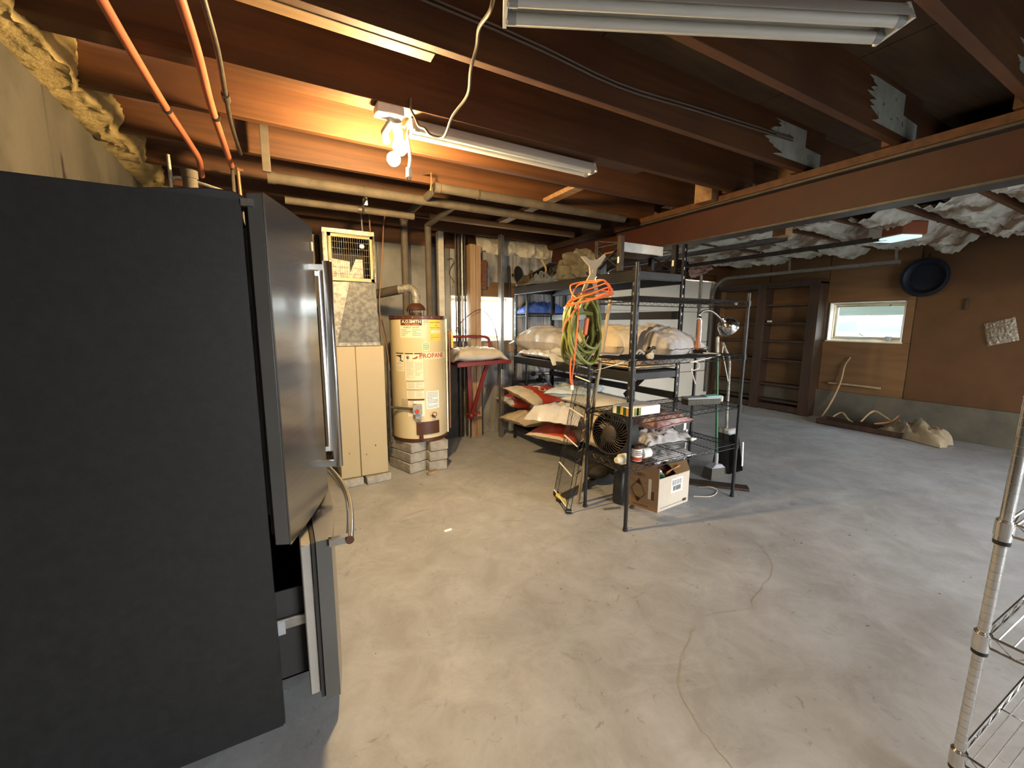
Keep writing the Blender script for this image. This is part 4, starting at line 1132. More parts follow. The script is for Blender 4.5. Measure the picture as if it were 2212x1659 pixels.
MB().bar((RX1 - .02, RY0 + .05, 1.22), (RX1 - .03, RY0 + .62, .70), .05, .012, up=(1, 0, 0)).build('brace', m_black, rk)
MB().bar((RX0 + .3, RY1 - .02, .945), (RX1 - .03, RY1 - .03, .62), .03, .012, up=(0, 1, 0)).build('brace', m_black, rk)
MB().bar((RX1 - .015, RY0 + .03, 1.28), (RX1 + .0, RY0 + .30, 1.01), .045, .012, up=(1, 0, 0)).build('brace', m_black, rk)


def truss(x, y0, y1, z0, z1, label, mat):
    t = thing('truss_frame', label, 'rack frame', (x, (y0 + y1) / 2, z0), 'braced frames standing on the rack top')
    for y in (y0, y1): MB().box(x - .02, y - .022, z0, x + .02, y + .022, z1).build('leg', mat, t, bevel=.003)
    MB().bar((x - .008, y0, z0 + .03), (x - .008, y1, z1 - .07), .005, .026, up=(1, 0, 0)).build('brace', mat, t)
    MB().bar((x + .004, y1, z0 + .03), (x + .004, y0, z1 - .07), .005, .026, up=(1, 0, 0)).build('brace', mat, t)
    MB().bar((x, y0, z1 - .06), (x, y1, z1 - .06), .008, .03, up=(1, 0, 0)).build('crossbar', mat, t)
    MB().bar((x, y0, z1 - .055), (x, y1, z1 - .004), .008, .03, up=(1, 0, 0)).build('brace', mat, t)
    MB().obox((x - .022, y0, z0 + .09), (.004, .02, .05)).build('safety_clip', m_labelw, t, bevel=.002)
    return t


truss(2.475, 2.625, 2.905, 1.845, 2.128, 'dusty X-braced frame on the rack top, left of the white edged board', m_iron)
truss(3.01, 2.47 + .06, 2.79, 1.845, 2.09, 'black X-braced frame on the rack top, right of the white edged board', m_black)
solo('board', MB().mat(0).box(2.50, 2.640, 2.010, 2.985, 2.660, 2.085).mat(1).box(2.50, 2.661, 2.010, 2.985, 2.90, 2.024), [m_white, m_hard2], 'white edged board bridging the two braced frames under the steel beam', 'board')


# ------------------------------------------------------------------ sacks
def sack(L, W, T, seed, mats, mfn=None, nu=44, nv=28, wr=1.0, crimp=True, flop=0.0, name='sack', label='', group=None, loc=(0, 0, 0), rz=0, rx=0, ry=0, printing=None):
    """a filled sack lying flat: thick middle, pinched ends with pointed corners and a crimped seam, creased skin."""
    T_ = Matrix.Translation(loc) @ Matrix.Rotation(rz, 4, 'Z') @ Matrix.Rotation(ry, 4, 'Y') @ Matrix.Rotation(rx, 4, 'X')
    def fn(top):
        def f(u, v):
            a = u * 2 - 1; c = v * 2 - 1
            prof = (max(0, 1 - abs(a) ** 2.6)) ** .55 * (max(0, 1 - abs(c) ** 2.8)) ** .5
            wx = L / 2 * a * (1 - .07 * (1 - abs(c) ** 1.5)); wy = W / 2 * c * (.86 + .16 * a * a)
            ed = 1 - abs(a) ** 3
            rip = .016 * nz(a * 3 + seed, c * 5, seed) + .012 * nz(a * 8 + seed, c * 4, seed + 3) + .004 * sin(c * 16 + 4 * nz(a * 2, seed)) * abs(a) ** 2.5
            rip += .012 * (.5 - abs(nz(a * 6 + seed, c * 9, seed + 8))) + .006 * nz(a * 17, c * 20, seed) * wr
            lump = .25 * nz(a * 1.3 + seed, c * 1.3, seed * 2)
            z = (prof * (T / 2) * (1 + lump) + rip * wr * (.35 + .65 * prof)) if top else (-prof * (T / 2) * .92 + rip * wr * .3)
            if crimp and abs(a) > .955: z = .003 * sin(c * 13 + 3 * nz(c * 3, seed)) + (.0025 if top else -.0025)
            z -= flop * max(0, abs(a) - .75) ** 1.2
            return T_ @ Vector((wx + .012 * nz(c * 3, seed, 1), wy + .015 * nz(a * 4, seed, 2), z))
        return f
    g = MB(); mf = (lambda u, v: mfn(u * 2 - 1, v * 2 - 1, True)) if mfn else None; mb = (lambda u, v: mfn(u * 2 - 1, v * 2 - 1, False)) if mfn else None
    g.grid(fn(True), nu, nv, mf).grid(fn(False), nu, nv, mb, flip=True)
    vs = [Vector(v) for v in g.v]; c = Vector(loc); c.z = min(v.z for v in vs)
    o = g.build(name, mats, ang=70)
    o.data.transform(Matrix.Translation(-c)); o.location = c; OFF[o.name_full] = c
    tag(o, label, 'sack', group)
    if printing:
        b = MB(); ft = fn(True)
        for txt, u0, v0, sz, rot, mt in printing:
            def wrap(x, y, u0=u0, v0=v0, rot=rot):
                xx = x * cos(rot) - y * sin(rot); yy = x * sin(rot) + y * cos(rot)
                p = Vector(ft(min(.97, max(.03, u0 + xx / L)), min(.95, max(.05, v0 + yy / W))))
                return p + T_.to_3x3() @ Vector((0, 0, .006))
            MB().text(txt, None, sz, wrap=wrap).build('lettering', mt, o)
    return o


HALF = pi / 2
band = lambda lo, hi: (lambda a, c, t: 1 if (lo < a < hi) else 0)
side = lambda k: (lambda a, c, t: 1 if (t and c > k) else 0)
gm, gb = 'sacks on the rack middle shelf', 'sacks heaped on the rack bottom shelf'
sack(1.04, .54, .32, 1, [m_plass], name='plastic_sack', label='crinkled grey white plastic sack at the rack far end, middle shelf', group=gm, loc=(2.76, 3.98, 1.215), rz=HALF + .05, flop=.25)
sack(.90, .46, .10, 2, [m_plasw], name='plastic_sack', label='flattened white sack drooping over the middle shelf front beam', group=gm, loc=(2.68, 3.92, 1.072), rz=HALF - .06, ry=0, flop=.4, wr=1.6)
sack(.62, .44, .17, 3, [m_tan, m_plasw], band(-.2, .9), name='plastic_sack', label='folded cream and white sack behind the hanging hose, middle shelf', group=gm, loc=(2.74, 3.36, 1.125), rz=HALF + .12, wr=1.3)
sack(.80, .54, .36, 4, [m_tan], name='paper_sack', label='plump yellowish sack in the middle of the middle shelf', group=gm, loc=(2.78, 3.02, 1.225), rz=HALF - .05)
sack(.80, .52, .34, 5, [m_plass], name='plastic_sack', label='shiny silver grey plastic sack at the near end, middle shelf', group=gm, loc=(2.80, 2.58, 1.225), rz=HALF + .1, wr=1.4)
sack(.74, .50, .075, 6, [m_tan], name='paper_sack', label='thin flat tan sack under the plump yellowish sack', group=gm, loc=(2.72, 2.78, 1.062), rz=HALF)
sack(.98, .52, .20, 11, [m_tan, m_sackred], lambda a, c, t: 1 if (t and -.35 < a < .3) else 0, name='paper_sack', label='tan sack with red band at far end, bottom of the heap', group=gb, loc=(2.80, 4.22, .275), rz=.12, printing=((('%'), .30, .5, .10, 0, m_inkwh),))
sack(.98, .56, .21, 12, [m_tan, m_sackred], lambda a, c, t: 1 if t and (-.95 < a < -.38 or .12 < a < .6) else 0, name='paper_sack', label='tan and red sack overhanging the rack bottom front edge', group=gb, loc=(2.74, 3.56, .265), rz=.42, printing=(('8 A B', .26, .62, .085, HALF, m_inkbr),))
sack(.92, .50, .19, 13, [m_plasw, m_sackred], lambda a, c, t: 1 if -.86 < a < -.35 else 0, name='paper_sack', label='white sack with red printed end poking out leftmost', group=gb, loc=(2.82, 4.44, .43), rz=-.10, ry=.06)
sack(.95, .52, .17, 14, [m_tan, m_sackred], lambda a, c, t: 1 if (t and -.62 < a < .7) else 0, name='paper_sack', label='tan sack with white 100 printed on a red panel', group=gb, loc=(2.74, 4.10, .56), rz=.30, rx=.28, ry=.10, printing=(('100', .36, .42, .20, HALF, m_inkwh),))
sack(.96, .54, .17, 15, [m_plasb], name='plastic_sack', label='pale blue printed sack topmost on the bottom heap', group=gb, loc=(2.88, 3.66, .675), rz=.75, ry=.06, wr=1.3)
sack(1.0, .56, .15, 16, [m_plasw, m_tan], lambda a, c, t: 0 if t else 1, name='plastic_sack', label='creased white sack sagging over the heap front', group=gb, loc=(2.66, 3.50, .495), rz=.55, ry=.14, wr=1.8, flop=.5)
sack(.98, .52, .14, 17, [m_plasw], name='plastic_sack', label='smooth white sack lying flat on the heap near end', group=gb, loc=(2.78, 3.02, .645), rz=HALF, wr=.5)
sack(.80, .52, .18, 18, [m_tan], name='paper_sack', label='plain tan sack under the smooth white sack', group=gb, loc=(2.76, 2.98, .49), rz=HALF)
sack(.80, .52, .18, 19, [m_tan, m_sackred], band(-.9, -.3), name='paper_sack', label='red ended sack low behind the leaning wire shelf', group=gb, loc=(2.76, 2.96, .30), rz=HALF)
sack(.62, .50, .15, 20, [m_mauve], name='plastic_sack', label='maroon and white patterned sack at the heap near end', group=gb, loc=(2.79, 2.56, .60), rz=HALF + .1, wr=1.2)
sack(.60, .50, .14, 21, [m_plass], name='plastic_sack', label='upper silver rolled sack beside the round fan', group=gb, loc=(2.78, 2.52, .455), rz=HALF - .12, wr=2.0)
sack(.62, .50, .14, 22, [m_plass], name='plastic_sack', label='lower silver rolled sack beside the round fan', group=gb, loc=(2.80, 2.52, .31), rz=HALF, wr=2.0)

# ------------------------------------------------------------------ clutter on top of the rack
ZTOP = 1.846
for i, (x, y, sx_, sy_, sz_, mt, lab) in enumerate((
        (2.66, 4.30, .20, .24, .13, m_clut, 'brown crumpled bundle at the rack top far corner'), (2.80, 4.10, .22, .26, .17, m_dirt, 'dark tangled bundle in the middle of the rack top heap'),
        (2.62, 4.02, .15, .20, .11, m_bluegrey, 'blue grey cloth hanging over the rack top front edge'), (2.72, 3.78, .20, .24, .10, m_bluegrey, 'second blue grey cloth beside the beige pot on rack top'),
        (2.86, 4.32, .18, .2, .16, m_dirt, 'black crumpled tarp at the back of the rack top heap'))):
    def blob(u, v, x=x, y=y, sx_=sx_, sy_=sy_, sz_=sz_, i=i):
        a = u * 2 * pi; r = v
        k = 1 + .35 * nz(cos(a) * 2 + i * 5, sin(a) * 2, v * 3) + .25 * nz(cos(a) * 5, sin(a) * 5, i + v * 6)
        return (x + cos(a) * sx_ * r * k, y + sin(a) * sy_ * r * k, ZTOP + .003 + sz_ * max(0, (1 - r ** 1.6)) * (1 + .8 * nz(x * 9 + r * 4, cos(a) * 3, sin(a) * 3 + i)))
    solo('cloth_bundle', MB().grid(blob, 40, 12), mt, lab, 'bundle', group='bundles on the rack top', ang=50)
solo('roof_flashing', MB().add([(2.60, 4.32, 1.97), (2.72, 4.02, 2.10), (2.86, 4.06, 2.12), (2.80, 4.36, 1.96), (2.60, 4.32, 1.96), (2.72, 4.02, 2.088), (2.86, 4.06, 2.108), (2.80, 4.36, 1.95)],
                              [(0, 1, 2, 3), (7, 6, 5, 4), (0, 4, 5, 1), (1, 5, 6, 2), (2, 6, 7, 3), (3, 7, 4, 0)]), m_dirt, 'dark bent sheet propped on the rack top heap', 'sheet')
solo('twig', MB().tube([(2.66, 4.1, 1.9), (2.70, 4.05, 2.02), (2.68, 4.12, 2.14)], .012, 8, res=4), m_bark, 'short stick poking out of the rack top heap', 'stick')
for i, (a, c) in enumerate((((2.60, 4.30, 1.91), (2.76, 4.20, 1.97)), ((2.58, 4.16, 1.90), (2.80, 3.98, 1.93)))):
    solo('tool_box', MB().bar(a, c, .09, .055), m_blackm, ('black boxy tool at the heap left side', 'black boxy tool low in the heap middle')[i], 'tool', bevel=.008)
solo('beige_pot', MB().lathe([(.001, 0), (.085, 0), (.105, .02), (.112, .10), (.10, .145), (.07, .16), (.001, .165)], Matrix.Translation((2.60, 3.52, ZTOP + .002)) @ Matrix.Rotation(.1, 4, 'X'), 28), m_dusty, 'round beige pot standing on the rack top', 'pot')


def sackcloth(u, v):
    a = -1 + 2 * u
    y = 3.36 + .30 * a * (1 - .35 * v); z = ZTOP + .30 - .24 * v * (1 - .1 * a) - .10 * abs(a) ** 1.6
    x = 2.60 + .10 * nz(a * 3, v * 3) + .05 * nz(a * 8, v * 7, 3) - .06 * v
    return (x, y, max(ZTOP + .004, z + .03 * nz(a * 6, v * 5, 8)))


solo('beige_cloth', MB().grid(sackcloth, 34, 18).grid(lambda u, v: Vector(sackcloth(u, v)) + Vector((.012, 0, 0)), 34, 18, flip=True), m_dusty, 'stiff beige cloth draped up behind the beige pot', 'cloth', ang=60)

# ------------------------------------------------------------------ things behind the rack, along the back wall
bs = thing('wire_shelf', 'low black wire shelf against the back wall behind the rack', 'shelf', (3.1, 4.6, 0))
for (x, y) in ((2.70, 4.46), (3.50, 4.46), (2.70, 4.74), (3.50, 4.74)):
    MB().cyl((x, y, 0), (x, y, 1.86), .013, n=10).build('post', m_black, bs)
for z in (.66, 1.545): wire_deck(bs, 2.70, 3.50, 4.46, 4.74, z, m_wire, 2, step=.03)


def tarp(u, v):
    a = -1 + 2 * u; c = -1 + 2 * v
    h_ = max(0, (1 - abs(a) ** 3)) ** .6 * max(0, 1 - abs(c) ** 3) ** .6
    return (3.02 + .33 * a, 4.60 + .13 * c, 1.552 + h_ * (.12 + .05 * nz(a * 4, c * 4) + .035 * abs(nz(a * 11, c * 9, 2))))


solo('blue_tarp', MB().grid(tarp, 44, 24).grid(lambda u, v: (3.02 + .33 * (2 * u - 1), 4.6 + .13 * (2 * v - 1), 1.551), 4, 4, flip=True), m_blue, 'folded blue tarp on the upper shelf behind the rack', 'tarp', ang=60)
pg = thing('hand_pump', 'small black and steel pump on the lower shelf behind the rack', 'pump', (2.98, 4.56, .665))
MB().cyl((2.98, 4.56, .665), (2.98, 4.56, .70), .06, n=18).cyl((2.98, 4.56, .70), (2.98, 4.56, .80), .03, n=14).build('body', m_blackm, pg)
MB().tube([(2.88, 4.55, .77), (2.98, 4.53, .77), (3.12, 4.55, .765)], .024, 10).build('arm', m_galv2, pg)
MB().ball((2.86, 4.55, .77), .034).build('knob', m_blackm, pg)
MB().cyl((3.05, 4.50, .70), (3.05, 4.47, .70), .045, n=18).build('dial', m_galv, pg)
ds = thing('reflector_disc', 'black round disc on a stem mounted on the back wall', 'disc', (2.68, YB - .1, 2.02))
MB().lathe([(.001, .012), (.06, .016), (.105, .004), (.108, -.004), (.06, -.002), (.001, -.006)], Matrix.Translation((2.70, YB - .10, 2.03)) @ Matrix.Rotation(HALF, 4, 'X') @ Matrix.Rotation(.5, 4, 'Y'), 28).build('disc', m_blackm, ds)
MB().tube([(2.60, YB - .03, 2.14), (2.605, YB - .04, 1.95), (2.625, YB - .02, 1.75)], .010, 8, res=5).build('stem', m_blackm, ds)
MB().cyl((2.69, YB - .09, 2.03), (2.67, YB - .005, 2.03), .02, n=10).build('bracket', m_blackm, ds)
eb = thing('breaker_box', 'dark electrical box on the back wall beside pine post', 'box', (2.21, YB - .05, 1.83))
MB().box(2.165, YB - .085, 1.84, 2.265, YB - .005, 2.18).build('box', m_hbrown, eb, bevel=.004)
MB().box(2.170, YB - .092, 1.85, 2.260, YB - .085, 2.17).build('cover', m_rust, eb, bevel=.002)
solo('blue_paper', MB().obox((2.305, YB - .018, 1.995), (.055, .012, .25)), m_bluegrey, 'narrow blue sheet on the back wall beside the electrical box', 'paper', bevel=.001)
solo('wall_cable', MB().tube(P([(966, 561), (975, 558), (980, 566), (975, 575), (970, 590), (978, 604), (981, 610)], Y=YB - .04), .005, 6, res=5), m_cord, 'loop of dark cable on the wall left of pine post', 'cable')

# red stand with its sack
rs = thing('red_stand', 'red steel folding stand with tilted top beside heater', 'stand', (2.03, 4.52, .28))
tp = [at(980, 786, Y=4.30), at(1094, 776, Y=4.30)]
A_, B_ = Vector((1.70, 4.30, .952)), Vector((2.385, 4.30, .978))
MB().bar(A_, B_, .03, .045).build('top_bar', m_red, rs, bevel=.003)
MB().bar(A_ + Vector((.02, .34, .0)), B_ + Vector((0, .34, 0)), .03, .045).build('top_bar', m_red, rs, bevel=.003)
for k in (.05, .5, .95): q = A_.lerp(B_, k); MB().bar(q + Vector((0, .01, 0)), q + Vector((0, .34, 0)), .025, .025).build('crossbar', m_red, rs, bevel=.002)
MB().box(1.72, 4.31, .975, 2.37, 4.62, .985).build('top_plate', m_red, rs)
MB().bar((1.985, 4.585, .30), (1.955, 4.585, .95), .05, .04, up=(0, 1, 0)).build('leg', m_red, rs, bevel=.003)
MB().bar((1.990, 4.555, .33), (2.125, 4.40, .955), .045, .03, up=(0, 1, 0)).build('strut', m_red, rs, bevel=.003)
g = MB()
for k in range(5): a = k * 1.3; g.cyl((1.98 + .03 * cos(a), 4.57, .30 + .04 * sin(a)), (1.98 + .075 * cos(a), 4.55, .30 + .06 * sin(a)), .012, n=8)
g.ball((1.985, 4.57, .30), .042); g.bar((2.0, 4.55, .325), (2.09, 4.54, .33), .02, .025)
g.build('clamp', m_red, rs, bevel=.001)
MB().cyl((1.965, 4.60, 0), (1.965, 4.60, .30), .014, n=10).build('foot_tube', m_galv2, rs)
MB().box(2.27, 4.29, .88, 2.315, 4.33, .955).build('knob', m_blackm, rs, bevel=.003)
hb_ = [(1.715, 4.60, 1.262), (2.10, 4.60, 1.262), (2.20, 4.60, 1.252), (2.247, 4.60, 1.20), (2.250, 4.58, .99)]
MB().tube(hb_, .017, 10, res=5).build('back_rail', m_red, rs)
MB().tube([(1.73, 4.60, 1.26), (1.72, 4.59, .97)], .016, 10).build('back_rail', m_red, rs)
solo('wire_arc', MB().tube(P([(984, 715), (1000, 692), (1020, 676), (1036, 669), (1052, 678), (1067, 702), (1075, 738), (1076, 765)], Y=4.56), .0055, 6, res=6), m_rust, 'thin rusty rod arching over the red stand before window', 'rod')
sack(.70, .38, .17, 31, [m_plasw, m_tan], lambda a, c, t: 1 if (t and c < -.45) else 0, name='paper_sack', label='white and tan sack lying on the red stand', loc=(1.98, 4.44, 1.055), rz=.03, wr=1.2, flop=.3)

# ================================================================== hose, cords and bracket at the shelf corner
br = thing('hose_bracket', 'beige metal bracket with forked top standing on the wire shelf', 'bracket', (1.93, 2.3, 1.60))
Yb = 2.30
g = MB()
fork = [(1.812, 1.868), (1.85, 1.872), (1.885, 1.852), (1.925, 1.85), (1.965, 1.862), (2.02, 1.902), (2.03, 1.885), (1.985, 1.825), (1.955, 1.80), (1.945, 1.735), (1.97, 1.655), (1.985, 1.60), (1.955, 1.60), (1.925, 1.675), (1.905, 1.72), (1.865, 1.655), (1.845, 1.60), (1.815, 1.60), (1.85, 1.69), (1.895, 1.755), (1.885, 1.81), (1.85, 1.835)]
T = Matrix.Translation((0, Yb + .006, 0)) @ Matrix.Rotation(HALF, 4, 'X')
g.prism(fork, 0, .012, T); g.build('plate', m_beige, br, bevel=.002)
MB().cyl((1.925, Yb - .01, 1.775), (1.925, Yb + .012, 1.775), .018, n=14).build('boss', m_beige, br)
MB().bar((1.94, Yb + .01, 1.56), (1.90, Yb - .09, 1.56), .03, .012).build('hook', m_iron, br)
solo('steel_rod', MB().cyl((2.012, 2.385, 1.597), (2.012, 2.385, 1.885), .010, n=10), m_black, 'thin black rod standing behind the beige bracket', 'rod')
hs = thing('hose_coil', 'coiled olive green hose hanging from the shelf corner', 'hose', (1.88, 2.22, 1.12))
R_ = random.Random(5)
for k in range(20):
    pts = []; n = 22; rx_ = .088 + .050 * R_.random(); yo = R_.uniform(-.05, .05); zt = 1.60 - .03 * R_.random(); zb = 1.125 + .10 * R_.random() + .8 * abs(rx_ - .138); ph = R_.uniform(-.02, .02); cx_ = 1.772 + R_.uniform(-.015, .015)
    for i in range(n):
        a = 2 * pi * i / n; s_ = sin(a); c_ = cos(a)
        ww = rx_ * (1.0 - .12 * c_)
        pts.append((cx_ + ww * s_ + ph * c_ + .012 * nz(i * .5, k), 2.20 + yo + .035 * c_ * (1 if k % 2 else -1) + .02 * nz(k, i * .4), (zt + zb) / 2 + (zt - zb) / 2 * c_))
    MB().tube(pts, .0095, 8, closed=True, res=3).build('coil', m_green, hs)
pts = P([(1262, 668), (1270, 655), (1284, 652), (1292, 664), (1296, 690), (1290, 715)], Y=2.17)
MB().tube(pts, .0095, 8, res=5).build('loose_end', m_green, hs)
MB().tube(P([(1246, 676), (1262, 674), (1280, 676)], Y=2.13), .006, 8, res=4).tube(P([(1246, 680), (1262, 678), (1280, 680)], Y=2.13), .006, 8, res=4).build('tie_wrap', m_green, hs)
oc = thing('cord_coil', 'orange extension cord coiled over the hose top', 'cord', (1.84, 2.2, 1.6))
for k, loop in enumerate((
        [(1222, 662), (1250, 640), (1290, 628), (1322, 632), (1318, 638), (1290, 645), (1250, 655)],
        [(1226, 656), (1255, 632), (1292, 618), (1312, 612), (1318, 625), (1296, 640), (1256, 652)],
        [(1240, 640), (1232, 618), (1250, 611), (1278, 607), (1302, 605), (1312, 615), (1322, 632), (1300, 641), (1262, 646)],
        [(1238, 648), (1243, 622), (1260, 612), (1286, 610), (1306, 606), (1315, 628), (1288, 640)],
        [(1224, 660), (1252, 648), (1284, 640), (1321, 630), (1314, 621), (1280, 634), (1246, 645)])):
    n = len(loop)
    pts = [at(x, y, Y=2.14 + .10 * sin(2 * pi * i / n + k * .3)) for i, (x, y) in enumerate(loop)]
    MB().tube(pts, .0052, 8, closed=True, res=6).build('coil', m_orange, oc)
for j, path in enumerate(([(1248, 655), (1250, 672), (1247, 710), (1244, 745), (1240, 785), (1236, 812), (1236, 832)], [(1246, 664), (1232, 684), (1220, 700), (1216, 716)],
                          [(1234, 772), (1232, 800), (1233, 825), (1237, 838)])):
    MB().tube(P(path, Y=2.09), .0052, 8, res=6).build('hanging_strand', m_orange, oc)
q = at(1236, 836, Y=2.09); MB().cyl(q + Vector((0, 0, .012)), q - Vector((0, 0, .018)), .010, n=10).build('plug', m_labelw, oc)
q = at(1223, 664, Y=2.14); MB().cyl(q + Vector((.01, 0, .004)), q - Vector((.015, 0, .006)), .009, n=10).build('plug', m_labelw, oc)
q = at(1266, 705, Y=2.20); MB().obox(q, (.035, .02, .12), ry=.15).build('socket_block', m_orange, oc, bevel=.008)
solo('twist_wire', MB().tube(P([(1290, 612), (1286, 603), (1289, 598)], Y=2.1), .003, 6, res=4), m_labelw, 'tiny pale wire tie sticking up from the orange cord', 'wire tie')

# ================================================================== things on the wire shelf
DK = 1.1835
lp_ = thing('desk_lamp', 'silver gooseneck desk lamp with dome shade on the wire shelf', 'lamp', (2.95, 2.2, DK))
MB().lathe([(.001, 0), (.088, 0), (.090, .006), (.075, .028), (.05, .040), (.03, .046), (.001, .046)], Matrix.Translation((2.95, 2.2, DK)), 32).build('base', m_handle, lp_)
MB().lathe([(.024, .044), (.020, .07), (.012, .17), (.014, .26), (.012, .275)], Matrix.Translation((2.945, 2.2, DK)), 20).build('column', m_lampw, lp_)
MB().tube([(2.963, 2.195, DK + .04), (2.960, 2.19, DK + .16), (2.962, 2.195, DK + .27)], .005, 8).build('side_tube', m_handle, lp_)
MB().lathe([(.016, .268), (.018, .275), (.016, .29), (.008, .30)], Matrix.Translation((2.945, 2.2, DK)), 18).build('collar', m_handle, lp_)
gn = P([(1508, 690), (1512, 678), (1522, 671), (1536, 672), (1548, 680), (1560, 692)], Y=2.2)
gn[0] = Vector((2.945, 2.2, DK + .295))
MB().tube(gn, .0075, 10, res=6).build('gooseneck', m_handle, lp_)
SA, SB = at(1562, 692, Y=2.2), at(1588, 724, Y=2.2)
ax = (SB - SA).normalized(); TS = Matrix.Translation(SA) @ ax.to_track_quat('Z', 'Y').to_matrix().to_4x4()
MB().lathe([(.012, -.03), (.014, .0), (.020, .012), (.045, .022), (.066, .042), (.080, .072), (.086, .108), (.083, .110), (.076, .074), (.062, .046), (.04, .028), (.001, .024)], TS, 36).build('shade', m_chrome, lp_)
MB().lathe([(.001, .09), (.018, .085), (.022, .065), (.012, .035)], TS, 16).build('lamp_bulb', m_ceram, lp_)
MB().tube([(2.90, 2.15, DK + .012), (2.95, 2.0, DK + .004)] + P([(1494, 782), (1506, 782), (1510, 793), (1499, 800), (1493, 797), (1497, 812), (1502, 829)], Y=1.95), .0042, 8, res=6).build('power_cord', m_wcord, lp_)
solo('white_strip', MB().bar(at(1443, 775, Y=2.08), at(1494, 773, Y=2.08), .02, .006), m_labelw, 'short white plastic strip lying before the desk lamp', 'strip', bevel=.001)
bd = MB().bar(at(1284, 762, Y=2.28), at(1338, 766, Y=2.15), .12, .008); solo('thin_board', bd, m_plasw, 'thin pale board lying on the shelf left end', 'board', bevel=.001)
tri = [Vector((2.02, 2.02, 1.182)), Vector((2.10, 2.02, 1.182)), at(1284, 801, Y=2.02)]
solo('hanging_rag', MB().add(tri + [p + Vector((0, .006, 0)) for p in tri], [(0, 1, 2), (5, 4, 3), (0, 3, 4, 1), (1, 4, 5, 2), (2, 5, 3, 0)]), m_label, 'cream triangular rag hanging below the shelf left end', 'rag')
gl = thing('work_glove', 'tan and black work glove lying on the wire shelf', 'glove', (2.2, 2.1, DK))
g = MB(); g.tube([(2.26, 2.08, DK + .055), (2.25, 2.06, DK + .04), (2.235, 2.04, DK + .018), (2.225, 2.02, DK + .010)], [.022, .026, .027, .02], 12, res=4); g.build('palm', m_tan, gl)
for k in range(4): MB().tube([(2.20 + .014 * k, 2.06, DK + .03), (2.165 + .014 * k, 2.075, DK + .055 - .006 * k), (2.14 + .012 * k, 2.08, DK + .03)], .0095, 8, res=4).build('finger', m_blackm if k % 2 else m_tan, gl)
MB().tube([(2.215, 2.05, DK + .03), (2.235, 2.02, DK + .075), (2.255, 2.02, DK + .07)], .010, 8, res=4).build('thumb', m_blackm, gl)
MB().tube([(2.243, 2.06, DK + .068), (2.275, 2.08, DK + .058), (2.285, 2.06, DK + .035)], .013, 8, res=4).build('cuff', m_blackm, gl)

D3 = .7885
bx = thing('snack_box', 'white carton with orange and green end on third shelf', 'box', (2.19, 2.10, D3))
Tb = Matrix.Translation((2.20, 2.105, D3)) @ Matrix.Rotation(.0, 4, 'Z')
MB().box(-.150, -.085, 0, .145, .085, .062, Tb).build('carton', m_labelw, bx, bevel=.003)
for x0, x1, mt in ((-.085, -.05, m_inkor), (-.05, -.02, m_dgreen), (-.02, .01, m_labely), (.01, .045, m_dgreen)):
    MB().box(-.1508, x0, .004, -.150, x1, .058, Tb).build('printed_panel', mt, bx)
for x0, x1, mt in ((-.150, -.132, m_inkor), (-.132, -.112, m_labely), (-.112, -.048, m_green), (-.085, -.07, m_labely)):
    MB().box(x0, -.0858, .004, x1, -.085, .058, Tb).build('printed_panel', mt, bx)
bk = thing('push_brush', 'teal backed push brush lying on third shelf right side', 'brush', (2.93, 2.12, D3))
A_, B_ = Vector((2.735, 2.13, D3 + .045)), Vector((3.09, 2.08, D3 + .035))
MB().bar(A_ + Vector((0, 0, .012)), B_ + Vector((0, 0, .012)), .085, .018).build('back', m_ggrey, bk, bevel=.005)
MB().bar(A_.lerp(B_, .55) + Vector((0, 0, .022)), B_ + Vector((0, 0, .022)), .075, .012).build('grip', m_teal, bk, bevel=.004)
MB().bar(A_.lerp(B_, .02) - Vector((0, 0, .020)), A_.lerp(B_, .96) - Vector((0, 0, .020)), .075, .044).build('bristles', m_bris, bk, bevel=.003)
MB().bar(B_ - (B_ - A_) * .03, B_ + (B_ - A_) * .04, .08, .05).build('end_cap', m_label, bk, bevel=.008)

D4 = .4585
fn = thing('floor_fan', 'round black drum fan standing on the lowest shelf', 'fan', (2.09, 2.2, D4))
ctr = Vector((2.105, 2.205, .630)); nrm = Vector((-.97, -.22, .12)).normalized()
TF = Matrix.Translation(ctr) @ nrm.to_track_quat('Z', 'Y').to_matrix().to_4x4()
MB().lathe([(.148, .075), (.158, .072), (.160, .03), (.150, -.07), (.10, -.10), (.001, -.105)], TF, 40).build('drum', m_blackm, fn)
MB().lathe([(.150, .070), (.152, .078), (.145, .078), (.143, .070)], TF, 40).build('front_ring', m_iron, fn)
g = MB()
for k in range(34):
    a = 2 * pi * k / 34; a2 = a + .42
    g.tube([TF @ Vector((.055 * cos(a), .055 * sin(a), .082)), TF @ Vector((.105 * cos((a + a2) / 2), .105 * sin((a + a2) / 2), .086)), TF @ Vector((.147 * cos(a2), .147 * sin(a2), .074))], .0022, 4, caps=False)
g.build('grille', m_iron, fn)['kind'] = 'stuff'
MB().lathe([(.001, .094), (.04, .092), (.058, .084), (.058, .07)], TF, 24).build('hub_cap', m_iron, fn)
g = MB()
for k in range(5):
    a = 2 * pi * k / 5; M_ = TF @ Matrix.Rotation(a, 4, 'Z')
    g.grid(lambda u, v: M_ @ Vector((.03 + .105 * u, (-.05 + .10 * v) * (.6 + .5 * u), .02 + .05 * (v - .5))), 4, 4)
g.build('blade', m_blackm, fn)
MB().ball(TF @ Vector((0, 0, -.11)), (.055, .055, .055)).build('motor', m_blackm, fn)
MB().obox((2.175, 2.225, D4 + .075), (.05, .06, .15), rz=.6).build('stand', m_blackm, fn, bevel=.008)
MB().obox((2.13, 2.20, D4 + .010), (.17, .15, .018), rz=.6).build('foot', m_blackm, fn, bevel=.006)
